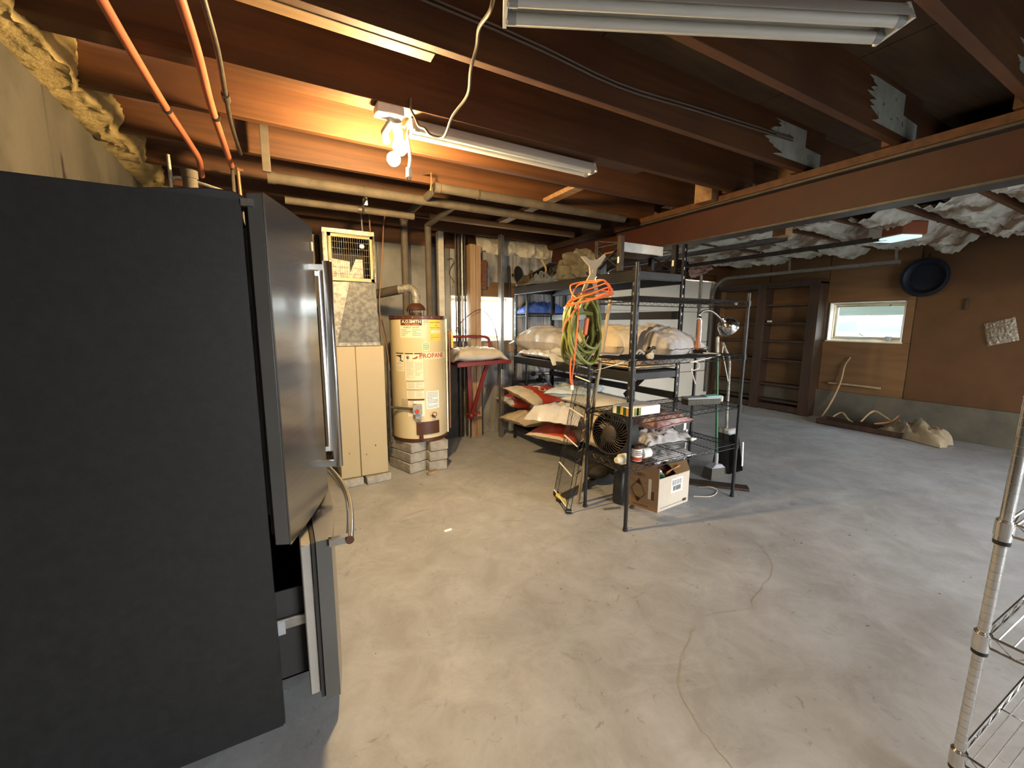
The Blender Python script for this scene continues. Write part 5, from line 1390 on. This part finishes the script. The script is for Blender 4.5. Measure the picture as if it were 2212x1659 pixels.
bt = thing('bottle', 'white bottle with brown cap and red band on lowest shelf', 'bottle', (2.185, 2.06, D4))
MB().lathe([(.001, 0), (.036, 0), (.037, .004), (.037, .082), (.03, .09), (.001, .09)], Matrix.Translation((2.165, 2.05, D4)), 24).build('body', m_labelw, bt)
MB().lathe([(.0375, .004), (.0375, .030)], Matrix.Translation((2.165, 2.05, D4)), 24).build('red_band', m_inkred, bt)
MB().lathe([(.034, .088), (.034, .112), (.001, .113)], Matrix.Translation((2.165, 2.05, D4)), 20).build('cap', m_hbrown, bt)
g = MB()
for r_ in range(3): g.lathe([(.0374, .045 + .012 * r_), (.0374, .051 + .012 * r_)], Matrix.Translation((2.165, 2.05, D4)), 12, 3.7, 5.4 - .3 * r_)
g.build('printing', m_inkbr, bt)
b2 = MB().lathe([(.001, 0), (.034, 0), (.036, .01), (.036, .07), (.02, .085), (.001, .086)], Matrix.Translation((2.225, 2.06, D4 + .036)) @ Matrix.Rotation(HALF, 4, 'Y'), 20)
solo('white_jar', b2, m_labelw, 'plain white jar lying behind the capped bottle', 'jar')
b2 = MB().lathe([(.001, 0), (.034, 0), (.038, .01), (.038, .06), (.022, .085), (.020, .10), (.001, .10)], Matrix.Translation((2.05, 2.03, D4 + .038)) @ Matrix.Rotation(-HALF, 4, 'Y'), 20)
solo('yellow_bottle', b2, m_label, 'pale yellow bottle lying behind the front post', 'bottle')
solo('small_bulb', MB().ball((2.93, 2.18, D4 + .016), (.022, .016, .016)).cyl((2.945, 2.18, D4 + .016), (2.975, 2.18, D4 + .014), .009, n=10), m_ceram, 'small white bulb lying alone on the lowest shelf', 'bulb')
rg = thing('stove_grate', 'rusty iron grate lying over lowest shelf left end', 'grate', (2.15, 2.25, D4))
g = MB()
for k in range(6): g.bar((2.03 + .02 * k, 2.20 + .028 * k * 0 + .03 * k, D4 + .008), (2.17 + .02 * k, 2.12 + .03 * k, D4 + .012), .010, .012)
for k in range(2): g.bar((2.03 + .14 * k, 2.20 - .08 * k, D4 + .008), (2.13 + .14 * k, 2.36 - .08 * k, D4 + .010), .012, .014)
g.build('bars', m_rust, rg)

# ================================================================== cardboard box and what it holds
cb = thing('cardboard_box', 'open cardboard box with printed diamond on the floor', 'box', (2.56, 2.18, 0))
c0, cR, cL = Vector((2.415, 2.055, 0)), Vector((2.80, 2.085, 0)), Vector((2.33, 2.285, 0))
ex = (cR - c0); EX = ex.length; ex.normalize(); ey = (cL - c0); EY = ey.length; ey.normalize(); BH = .262
def cq(a, b_, z): return c0 + ex * a + ey * b_ + Vector((0, 0, z))
def panel(m, a0, b0, a1, b1, th, z0, z1, inn):
    p, q = cq(a0, b0, 0), cq(a1, b1, 0); vs = []
    for z in (z0, z1):
        for pt, o in ((p, 0), (q, 0), (q, th), (p, th)): vs.append(pt + inn * o + Vector((0, 0, z)))
    return m.add(vs, [(0, 3, 2, 1), (4, 5, 6, 7), (0, 1, 5, 4), (1, 2, 6, 5), (2, 3, 7, 6), (3, 0, 4, 7)])
left = MB(); panel(left, 0, 0, 0, EY, .006, 0, BH + .085, ex); lo = left.build('side', m_card, cb)
fr_ = MB(); panel(fr_, .0005, 0, EX, 0, .006, 0, BH, ey); fo = fr_.build('side', m_card_lit, cb)
g = MB(); panel(g, EX, 0.006, EX, EY, .006, 0, BH, -ex); g.build('side', m_card, cb)
g = MB(); panel(g, 0.006, EY, EX - .006, EY, .006, 0, BH, -ey); g.build('side', m_card, cb)
MB().add([cq(0.002, .002, .004), cq(EX, .002, .004), cq(EX, EY, .004), cq(.002, EY, .004)], [(0, 1, 2, 3)]).build('bottom', m_card, cb, flat=True)
fl_ = [cq(EX * .02, -.002, BH), cq(EX, -.002, BH), cq(EX * 1.02, -.04, BH + .015), cq(EX * .35, -.10, BH + .0)]
a0_, b0_ = cq(EX * .42, 0, BH), cq(EX, 0, BH)
flp = [a0_, b0_, b0_ + ex * .20 - ey * .02 + Vector((0, 0, .05)), a0_ + ex * .28 - ey * .09 + Vector((0, 0, .02))]
flp = [cq(EX * .55, -.001, BH + .002), cq(EX, .0, BH + .002), cq(EX + .13, .10, BH + .035), cq(EX * .86, .16, BH + .05)]
MB().add(flp + [p - Vector((0, 0, .006)) for p in flp], [(0, 1, 2, 3), (7, 6, 5, 4), (0, 4, 5, 1), (1, 5, 6, 2), (2, 6, 7, 3), (3, 7, 4, 0)]).build('flap', m_card, cb)
ln = -ex; ln = Vector((ey.y, -ey.x, 0)); ln = ln if ln.dot(ex) < 0 else -ln
def ls_(s_, z, o=.0012): return c0 + ey * (EY * s_) + ln * o + Vector((0, 0, z))
dia = [(.62, .235), (.86, .150), (.66, .045), (.40, .120)]
g = MB()
for i in range(4):
    g.bar(ls_(*dia[i]), ls_(*dia[(i + 1) % 4]), .004, .0016, up=ln)
def mid(p, q, k): return (p[0] + (q[0] - p[0]) * k, p[1] + (q[1] - p[1]) * k)
for tip, n1, n2 in ((0, 1, 3), (2, 1, 3)): g.add([ls_(*dia[tip]), ls_(*mid(dia[tip], dia[n1], .45)), ls_(*mid(dia[tip], dia[n2], .45))], [(0, 1, 2), (2, 1, 0)])
wl_ = lambda s0, z0: (lambda x, y: ls_(s0 - x / EY, z0 + y, .0014))
g.text('USED', None, .036, wrap=wl_(.60, .268))
for k in range(7): g.grid(lambda u, v: ls_(.30 + .075 * k + .055 * u, .020 + .010 * v), 1, 1)
g.grid(lambda u, v: ls_(.12 + .10 * u, .085 + .07 * v), 1, 1)
g.build('printing', m_inkbr, lo)
MB().grid(lambda u, v: ls_(.22 + .10 * u, .09 + .16 * v, .0009), 1, 1).build('tape', m_tan, lo)
fnm = Vector((ex.y, -ex.x, 0)); fnm = fnm if fnm.dot(ey) < 0 else -fnm
def fs_(a, z, o=.001): return c0 + ex * a + fnm * o + Vector((0, 0, z))
lab = MB().grid(lambda u, v: fs_(.155 + .145 * u, .118 + .115 * v), 1, 1).build('shipping_label', m_labelw, fo)
g = MB(); R_ = random.Random(9)
for k in range(16):
    a = .180 + .095 * k / 16; w_ = R_.choice((.002, .003, .0045)); g.grid(lambda u, v: fs_(a + w_ * u, .132 + .04 * v, .0018), 1, 1)
for k in range(4):
    z = .182 + .010 * k
    for j in range(4): a = .165 + .03 * j; g.grid(lambda u, v: fs_(a + .026 * u, z + .005 * v, .0018), 1, 1)
for k in range(9): a = .03 + .035 * k; g.grid(lambda u, v: fs_(a + .028 * u, .022 + .004 * v), 1, 1)
g.grid(lambda u, v: fs_(.31 + .05 * u, .018 + .022 * v), 1, 1)
g.build('printing', m_inkblk, fo)


def grate(name, o_, ua, ub, nb, label):
    g = MB(); o_ = Vector(o_); ua = Vector(ua); ub = Vector(ub)
    t = thing(name, label, 'grate', o_)
    for k in range(nb + 1): p = o_ + ub * (k / nb); g.bar(p, p + ua, .009, .011)
    for k in (0, .5, 1): p = o_ + ua * k; g.bar(p, p + ub, .011, .013)
    g.build('bars', m_rust, t); return t


grate('grill_grate', cq(.03, .03, .235), ex * .17 + Vector((0, 0, -.01)), ey * .17 + Vector((0, 0, .045)), 7, 'rusty grill grate leaning inside the cardboard box, left one')
grate('grill_grate', cq(.16, .09, .245), ex * .19 + Vector((0, 0, -.01)), ey * .15 + Vector((0, 0, .075)), 8, 'rusty grill grate leaning inside the cardboard box, right one')
solo('amber_board', MB().bar(cq(.20, .075, .245), cq(.36, .07, .275), .01, .06, up=(0, -.5, 1)), m_ramber, 'amber wood piece lying inside the cardboard box', 'board', bevel=.003)
jr = thing('glass_jar', 'small jar with green label tilted in the cardboard box', 'jar', cq(.10, .04, .2))
TJ = Matrix.Translation(cq(.115, .06, .235)) @ Matrix.Rotation(-.9, 4, 'X') @ Matrix.Rotation(.35, 4, 'Y')
MB().lathe([(.001, -.05), (.034, -.05), (.036, -.045), (.036, .02), (.024, .04)], TJ, 20).build('body', m_ggrey, jr)
MB().lathe([(.0365, -.035), (.0365, .012)], TJ, 20, 3.6, 5.6).build('label', m_dgreen, jr)
MB().lathe([(.026, .038), (.026, .058), (.001, .059)], TJ, 18).build('lid', m_labelw, jr)
solo('black_case', MB().obox((2.275, 2.32, .14), (.06, .09, .27), rz=.3, ry=.05), m_blackm, 'black upright case standing behind the front shelf post', 'case', bevel=.014)
solo('wooden_chip', MB().bar((2.09, 2.285, .006), (2.22, 2.245, .008), .012, .010), m_clut, 'thin brown stick lying on floor under the shelf', 'stick', bevel=.001)
solo('floor_debris', MB().ball((2.30, 2.20, .014), (.022, .016, .014)), m_dirt, 'small dark clump on floor before the cardboard box', 'debris')
bar = thing('floor_beam', 'dark beam lying on floor under the shelf left end', 'beam', (2.2, 2.66, 0))
MB().bar((1.86, 2.565, .025), (2.58, 2.80, .025), .05, .045).build('bar', m_iron, bar, bevel=.004)
MB().ball((2.40, 2.74, .11), (.12, .11, .06)).build('cover', m_dirt, bar)
MB().tube([(2.20, 2.67, .04), (2.20, 2.63, .16), (2.15, 2.63, .20), (2.10, 2.64, .17)], .008, 8, res=5).build('hook', m_blackm, bar)
solo('tie_down', MB().tube([(1.90, 2.52, .02), (1.86, 2.58, .055), (1.93, 2.60, .02), (1.88, 2.50, .014)], .014, 8, res=4), m_labely, 'crumpled yellow strap end beneath the leaning wire shelf', 'strap')
solo('dowel', MB().tube([(1.985, 2.47, .0), (2.148, 2.36, 1.62)], .0135, 12), m_handlew, 'long weathered wooden pole leaning by the shelf left end', 'pole')

# ================================================================== broom, dustpan and plank right of the shelf
bm2 = thing('broom', 'green handled push broom leaning on the shelf right end', 'broom', (3.45, 2.35, 0))
tpb, lob = at(1549, 727, Y=2.46), Vector((3.50, 2.33, .17))
tpb = at(1550, 730, Y=2.42); 
MB().tube([lob, tpb.lerp(lob, .12)], .0125, 12).build('handle', m_dgreen, bm2)
MB().tube([tpb.lerp(lob, .12), tpb], .0145, 12).ball(tpb, .0145).build('grip', m_label, bm2)
MB().tube([lob + (tpb - lob) * .05, lob, lob - Vector((.004, .0, .05))], .018, 10).build('ferrule', m_ggrey, bm2)
g = MB(); hx, hy = lob.x - .01, lob.y
g.add([(hx - .03, hy - .035, .135), (hx + .055, hy - .035, .12), (hx + .055, hy + .035, .12), (hx - .03, hy + .035, .135), (hx - .10, hy - .04, .10), (hx + .115, hy - .04, .075), (hx + .115, hy + .04, .075), (hx - .10, hy + .04, .10)],
      [(0, 1, 2, 3), (0, 4, 5, 1), (1, 5, 6, 2), (2, 6, 7, 3), (3, 7, 4, 0), (7, 6, 5, 4)])
g.build('head', m_ggrey, bm2, bevel=.006)
g = MB(); g.add([(hx - .10, hy - .04, .10), (hx + .115, hy - .04, .075), (hx + .115, hy + .04, .075), (hx - .10, hy + .04, .10), (hx - .125, hy - .055, .002), (hx + .14, hy - .055, .002), (hx + .14, hy + .055, .002), (hx - .125, hy + .055, .002)],
                [(0, 4, 5, 1), (1, 5, 6, 2), (2, 6, 7, 3), (3, 7, 4, 0), (7, 6, 5, 4), (0, 1, 2, 3)])
g.build('bristles', m_bris, bm2)
dp = thing('upright_dustpan', 'upright dustpan with silver handle beside the green broom', 'dustpan', (3.72, 2.36, 0))
hd = P([(1561, 740), (1567, 755), (1574, 770), (1576, 785), (1574, 830), (1571, 880), (1569, 935)], Y=2.36)
MB().tube(hd[:1] + hd[1:3] + hd[3:], .0125, 12).build('handle', m_galv, dp)
MB().tube([hd[0] + Vector((.012, 0, -.008)), hd[0] + Vector((.01, 0, -.09)), hd[4] + Vector((-.012, .0, .03))], .004, 6).build('pull_rod', m_labelw, dp)
e = hd[-1]
g = MB(); zt = .40
g.add([(e.x - .05, 2.30, zt), (e.x + .10, 2.30, zt - .02), (e.x + .10, 2.42, zt - .02), (e.x - .05, 2.42, zt), (e.x - .085, 2.25, .03), (e.x + .135, 2.25, .03), (e.x + .12, 2.44, .005), (e.x - .07, 2.44, .005)],
      [(0, 1, 2, 3), (1, 5, 6, 2), (2, 6, 7, 3), (3, 7, 4, 0), (4, 7, 6, 5)])
g.build('pan', m_blackm, dp, bevel=.004)
MB().obox((e.x + .025, 2.36, zt + .015), (.155, .13, .06)).build('hood', m_ggrey, dp, bevel=.015)
MB().obox((e.x + .10, 2.245, .2), (.02, .006, .24), ry=-.08).build('side_label', m_plasw, dp)
solo('dark_plank', MB().bar((3.13, 2.36, .012), (3.46, 1.985, .012), .11, .022), m_dkwood, 'dark plank lying flat on the floor under shelf right', 'plank', bevel=.003)
solo('fine_twine', MB().tube([(3.12, 2.22, .004), (3.16, 2.14, .03), (3.20, 2.10, .004), (3.05, 2.05, .003), (2.92, 2.12, .003)], .003, 6, res=6), m_label, 'loose pale twine on the floor beside cardboard box', 'twine')
solo('paint_scraper', MB().obox((3.40, 2.62, .46), (.035, .006, .14), ry=-.1, rx=.1).obox((3.41, 2.61, .20), (.02, .01, .40), ry=.04), m_labelw, 'white flat stick standing behind the shelf right post', 'stick')

# ================================================================== right hand side: shelves, wall things, door tracks, ceiling
bc = thing('built_in_bookcase', 'dark stained built-in bookcase on the right wall corner', 'bookcase', (7.19, 4.1, 0))
YS = (3.27, 4.13, 4.97); XF = 7.075
for y0, y1 in ((YS[0], YS[0] + .15), (YS[1] - .07, YS[1] + .07), (YS[2] - .06, YS[2])): MB().box(XF, y0, 0, 7.295, y1, 2.06).build('side_panel', m_dkwood, bc, bevel=.003)
for i, (ya, yb) in enumerate(((YS[0] + .15, YS[1] - .07), (YS[1] + .07, YS[2] - .06))):
    for z in (.02, .185, .45, .855, 1.165, 1.45, 1.745, 2.03):
        MB().box(XF + .01, ya, z - (.03 if z > .03 else 0), 7.293, yb, z + (.0 if z > .03 else .09)).build('shelf', m_dkwood, bc, bevel=.002)
MB().box(XF - .008, YS[0], 2.03, 7.295, YS[2], 2.10).build('cornice', m_dkwood, bc, bevel=.003)
for x, y, z, mt, lab, nm in ((7.15, 4.62, 1.749, m_ceram, 'tiny white cup on the bookcase top shelf', 'cup'), (7.12, 4.02, 1.454, m_label, 'tiny pale box on the bookcase divider', 'box')):
    if nm == 'cup': solo('small_cup', MB().lathe([(.001, 0), (.022, 0), (.030, .055), (.028, .055), (.020, .004), (.001, .004)], Matrix.Translation((x, y, z)), 18), mt, lab, nm)
    else: solo('small_box', MB().obox((x, 3.99, 1.468), (.05, .06, .03)), mt, lab, nm, bevel=.004)
solo('window_cup', MB().lathe([(.001, 0), (.022, 0), (.040, .07), (.038, .07), (.020, .004), (.001, .004)], Matrix.Translation((7.37, 2.50, W2[2] + .004)), 18), m_ggrey, 'small grey cup on the far window sill', 'cup')
tub = thing('round_tub', 'large round navy tub hung high on the right wall', 'tub', (7.2, 2.17, 1.8))
TT = Matrix.Translation((7.27, 2.165, 2.02)) @ Matrix.Rotation(-HALF, 4, 'Y') @ Matrix.Rotation(0, 4, 'Z')
MB().lathe([(.001, .012), (.10, .014), (.16, .02), (.175, .06), (.205, .085), (.232, .080), (.238, .070), (.20, .060), (.18, .0), (.001, .0)], TT, 48).build('basin', m_navy, tub)
MB().tube([TT @ Vector((.236 * cos(a), .236 * sin(a), .076)) for a in [2 * pi * k / 40 for k in range(40)]], .008, 8, closed=True).build('rim', m_navy, tub)
MB().tube([(7.27, 2.16, 2.25), (7.22, 2.16, 2.28), (7.27, 2.16, 2.31)], .006, 6, res=4).build('hook', m_iron, tub)


def bagf(u, v):
    a = 2 * u - 1; c = 2 * v - 1
    return (7.285 - .035 * max(0, (1 - a * a)) * max(0, (1 - c * c)) - .03 * abs(nz(a * 4, c * 4)) - .02 * abs(nz(a * 9, c * 9, 3)), 1.455 - .115 * a + .05 * c * .6, 1.345 + .13 * c + .04 * a)


solo('plastic_bag', MB().grid(bagf, 26, 26), m_film, 'crinkled clear plastic bag hung on the right wall', 'bag', ang=50)
solo('wall_switch', MB().obox((7.285, 1.775, 1.665), (.02, .03, .12)).obox((7.275, 1.765, 1.73), (.03, .03, .03)), m_dkwood, 'small dark wall hook between window and plastic bag', 'hook', bevel=.003)
solo('branch', MB().tube([(7.27, 2.87, .95), (7.25, 2.92, .82), (7.235, 2.93, .66), (7.21, 2.95, .50), (7.17, 2.985, .33), (7.10, 3.02, .16), (7.02, 3.06, .012)], [.008, .011, .012, .013, .014, .013, .011], 10, res=5), m_bark, 'crooked pale branch leaning against the wall below window', 'branch')
solo('branch', MB().tube([(7.245, 3.10, .545), (7.24, 2.8, .55), (7.24, 2.47, .545)], [.012, .015, .016], 10, res=4), m_bark, 'straight stick lying level across the wall below window', 'stick')
solo('long_tray', MB().box(6.72, 2.02, .004, 7.02, 2.98, .02).box(6.72, 2.02, .02, 6.735, 2.98, .075).box(7.005, 2.02, .02, 7.02, 2.98, .075).box(6.735, 2.965, .02, 7.005, 2.98, .075).box(6.735, 2.02, .02, 7.005, 2.035, .075),
     m_dkwood, 'long dark shallow tray on the floor along right wall', 'tray', bevel=.003)
for i, (pts, lab) in enumerate((([(6.93, 2.86, .10), (6.98, 2.78, .17), (6.90, 2.66, .10), (6.88, 2.60, .085)], 'curved driftwood piece at the tray left end'), ([(6.86, 2.50, .11), (7.02, 2.44, .25), (6.98, 2.30, .21), (6.92, 2.14, .13)], 'pale stick propped across the tray middle'),
                                ([(6.82, 2.34, .12), (6.94, 2.22, .16), (7.0, 2.16, .25)], 'short reddish stick at the tray right end'))):
    solo('driftwood', MB().tube(pts, [.010, .014, .013, .008], 8, res=5), m_bark if i < 2 else m_lampw, lab, 'stick', group='sticks in the tray')


def canv(u, v):
    a = 2 * u - 1; c = 2 * v - 1
    h_ = max(0, 1 - abs(a) ** 2.5) ** .5 * max(0, 1 - abs(c) ** 2.2) ** .5
    y = 1.98 - .36 * a + .05 * nz(c * 3, a); x = 6.90 + .20 * c * (.55 + .45 * u) - .10 * a
    return (x, y, .008 + h_ * (.11 + .12 * u + .11 * nz(a * 3, c * 3) + .07 * abs(nz(a * 7, c * 6, 4))))


solo('canvas_tarp', MB().grid(canv, 44, 26).grid(lambda u, v: (6.90 + .2 * (2 * v - 1) * (.55 + .45 * u) - .10 * (2 * u - 1), 1.98 - .36 * (2 * u - 1), .006), 6, 6, flip=True), m_canvas, 'crumpled beige canvas tarp heaped on the floor by wall', 'tarp', ang=60)


def track(name, x, yend, label, zt=2.235, r=.30):
    t = thing(name, label, 'door track', (x, yend, zt)); sgn = 1
    pts = [(x, yend, zt), (x, YG - r - .06, zt)] + [(x, YG - .06 - r + r * sin(a), zt - r + r * cos(a)) for a in [HALF * k / 8 for k in range(1, 9)]] + [(x, YG - .06, .15)]
    g = MB()
    Pv = [Vector(p) for p in pts]
    for i in range(len(Pv) - 1):
        d = (Pv[i + 1] - Pv[i]).normalized(); nrm_ = Vector((1, 0, 0)).cross(d)
        for o1, o2 in (((0, -.025), (.0, .025)),):
            q = [Pv[i] + nrm_ * -.026, Pv[i + 1] + nrm_ * -.026, Pv[i + 1] + nrm_ * .026, Pv[i] + nrm_ * .026]
            th = Vector((.004, 0, 0)); g.add(q + [p + th for p in q], [(0, 1, 2, 3), (7, 6, 5, 4), (0, 4, 5, 1), (2, 6, 7, 3)])
            for s_ in (-.026, .026):
                q = [Pv[i] + nrm_ * s_, Pv[i + 1] + nrm_ * s_, Pv[i + 1] + nrm_ * s_ - Vector((.026, 0, 0)), Pv[i] + nrm_ * s_ - Vector((.026, 0, 0))]
                th = nrm_ * .004; g.add(q + [p + th for p in q], [(0, 1, 2, 3), (7, 6, 5, 4), (1, 5, 6, 2), (0, 3, 7, 4)])
    g.build('rail', m_galv2, t)
    for y in (yend + .05, (yend + YG) / 2): MB().bar((x + .01, y, zt), (x + .01, y + .02, ZJ + .05), .03, .004, up=(1, 0, 0)).build('strap', m_galv2, t)
    return t


track('door_track', 4.33, 2.33, 'left garage door track hanging under the insulation', 2.235)
track('door_track', 7.02, 2.36, 'right garage door track curving above the dark bookcase', 2.22)
ra = thing('opener_rail', 'thin dark opener rail running to the garage door centre', 'rail', (5.3, 3.3, 2.30))
MB().bar((5.55, 2.0, 2.31), (5.55, YG - .1, 2.30), .03, .05).build('rail', m_iron, ra)
MB().bar((5.55, 3.3, 2.31), (5.55, 3.3, ZJ + .04), .03, .004, up=(0, 1, 0)).build('strap', m_galv2, ra)
op = thing('door_opener', 'rust red garage door opener with bright milky lens under ceiling', 'door opener', (5.35, 1.85, 2.27))
LA, LB_, LC, LD = at(1852, 516, Z=2.285), at(1905, 502, Z=2.285), at(1948, 511, Z=2.285), at(1883, 524, Z=2.285)
ux = (LC - LD); WX = ux.length; ux.normalize(); uy = Vector((-ux.y, ux.x, 0)); HYW = .26
O_ = LD
def oq(a, b_, z): return O_ + ux * a + uy * b_ + Vector((0, 0, z))
def obx(m, a0, a1, b0, b1, z0, z1):
    vs = [oq(a, b_, z) for z in (z0, z1) for a, b_ in ((a0, b0), (a1, b0), (a1, b1), (a0, b1))]
    return m.add(vs, [(0, 3, 2, 1), (4, 5, 6, 7), (0, 1, 5, 4), (1, 2, 6, 5), (2, 3, 7, 6), (3, 0, 4, 7)])
obx(MB(), -.02, WX + .02, -.02, HYW, .026, .155).build('case', m_opener, op, bevel=.01)
obx(MB(), .0, WX, 0, HYW - .03, .0, .025).build('lens', m_lens, op, bevel=.006)
obx(MB(), -.024, .12, -.023, -.02, .03, .15).build('side_plate', m_fixt, op)
obx(MB(), .17, WX - .12, -.025, -.0205, .085, .115).build('name_plate', m_label, op)
for a in (.04, WX - .04): MB().bar(oq(a, .1, .15), oq(a, .1, ZJ + .03 - 2.285), .03, .004).build('hanger', m_galv2, op)


def batt(i, x0, x1, y0, y1, sag, seed):
    def f(u, v):
        c = 2 * v - 1; x = x0 + (x1 - x0) * u
        s_ = sag * (1 - c * c) * (.55 + .9 * nz(u * 3.5 + seed, seed * 2.3)) + sag * .28 * (1 - c * c)
        wr = .030 * nz(u * 9 + c * 2 + seed, c * 2, seed) + .016 * sin(u * 46 + c * 9 + 7 * nz(u * 5, c * 2, seed)) * (1 - abs(c) ** 2) + .026 * abs(nz(u * 16 + c, c * 3, seed + 4)) + .014 * nz(u * 38, c * 9, seed)
        return (x, y0 + (y1 - y0) * v + .02 * nz(u * 6, c, seed), ZJ + .035 - max(-.05, s_) - wr * 1.2)
    solo('insulation_batt', MB().grid(f, 120, 16).grid(lambda u, v: (x0 + (x1 - x0) * u, y0 + (y1 - y0) * v, ZJ + .15), 6, 3, flip=True), m_batt, 'sagging kraft faced insulation batt between joists, ' + i, 'insulation', group='insulation batts past the beam', ang=60)


k = 0
NTH = ('eighth bay from', 'seventh bay from', 'sixth bay from', 'fifth bay from', 'fourth bay from', 'third bay from', 'second bay from', 'bay nearest')
for j, y in enumerate(JY):
    if .5 < y < 4.3:
        lab_ = NTH[k] + ' the garage door'
        batt(lab_, 3.5 + .25 * (k % 3 == 0) + (1.3 if k in (1, 2) else 0), 7.22, y + .09, y + .50, (.12, .09, .16, .07, .10, .07, .09, .08)[k], 3.7 * k + 1); k += 1


def scrap(u, v):
    q = at(1488 + 52 * u, 562 + 42 * v * (1 - .5 * u), Y=4.70)
    return q + Vector((0, .10 * nz(u * 5, v * 5) + .05 * nz(u * 12, v * 11, 2), .03 * nz(u * 9, v * 8, 7) + (.10 * (1 - v) if v < .1 else 0)))


solo('torn_insulation', MB().grid(scrap, 22, 16), M('pink_insulation', (.36, .22, .18), .9, c2=(.50, .34, .28), scale=9), 'ragged pinkish insulation scrap hanging near the garage door corner', 'insulation', ang=60)
q = at(1684, 497, X=3.62)
solo('joist_stub', MB().box(3.60, q.y - .06, q.z - .05, 3.70, q.y + .045, ZT - .002), m_joist_l, 'pale sawn wood stub hanging from joists just past the beam', 'wood stub', bevel=.003)
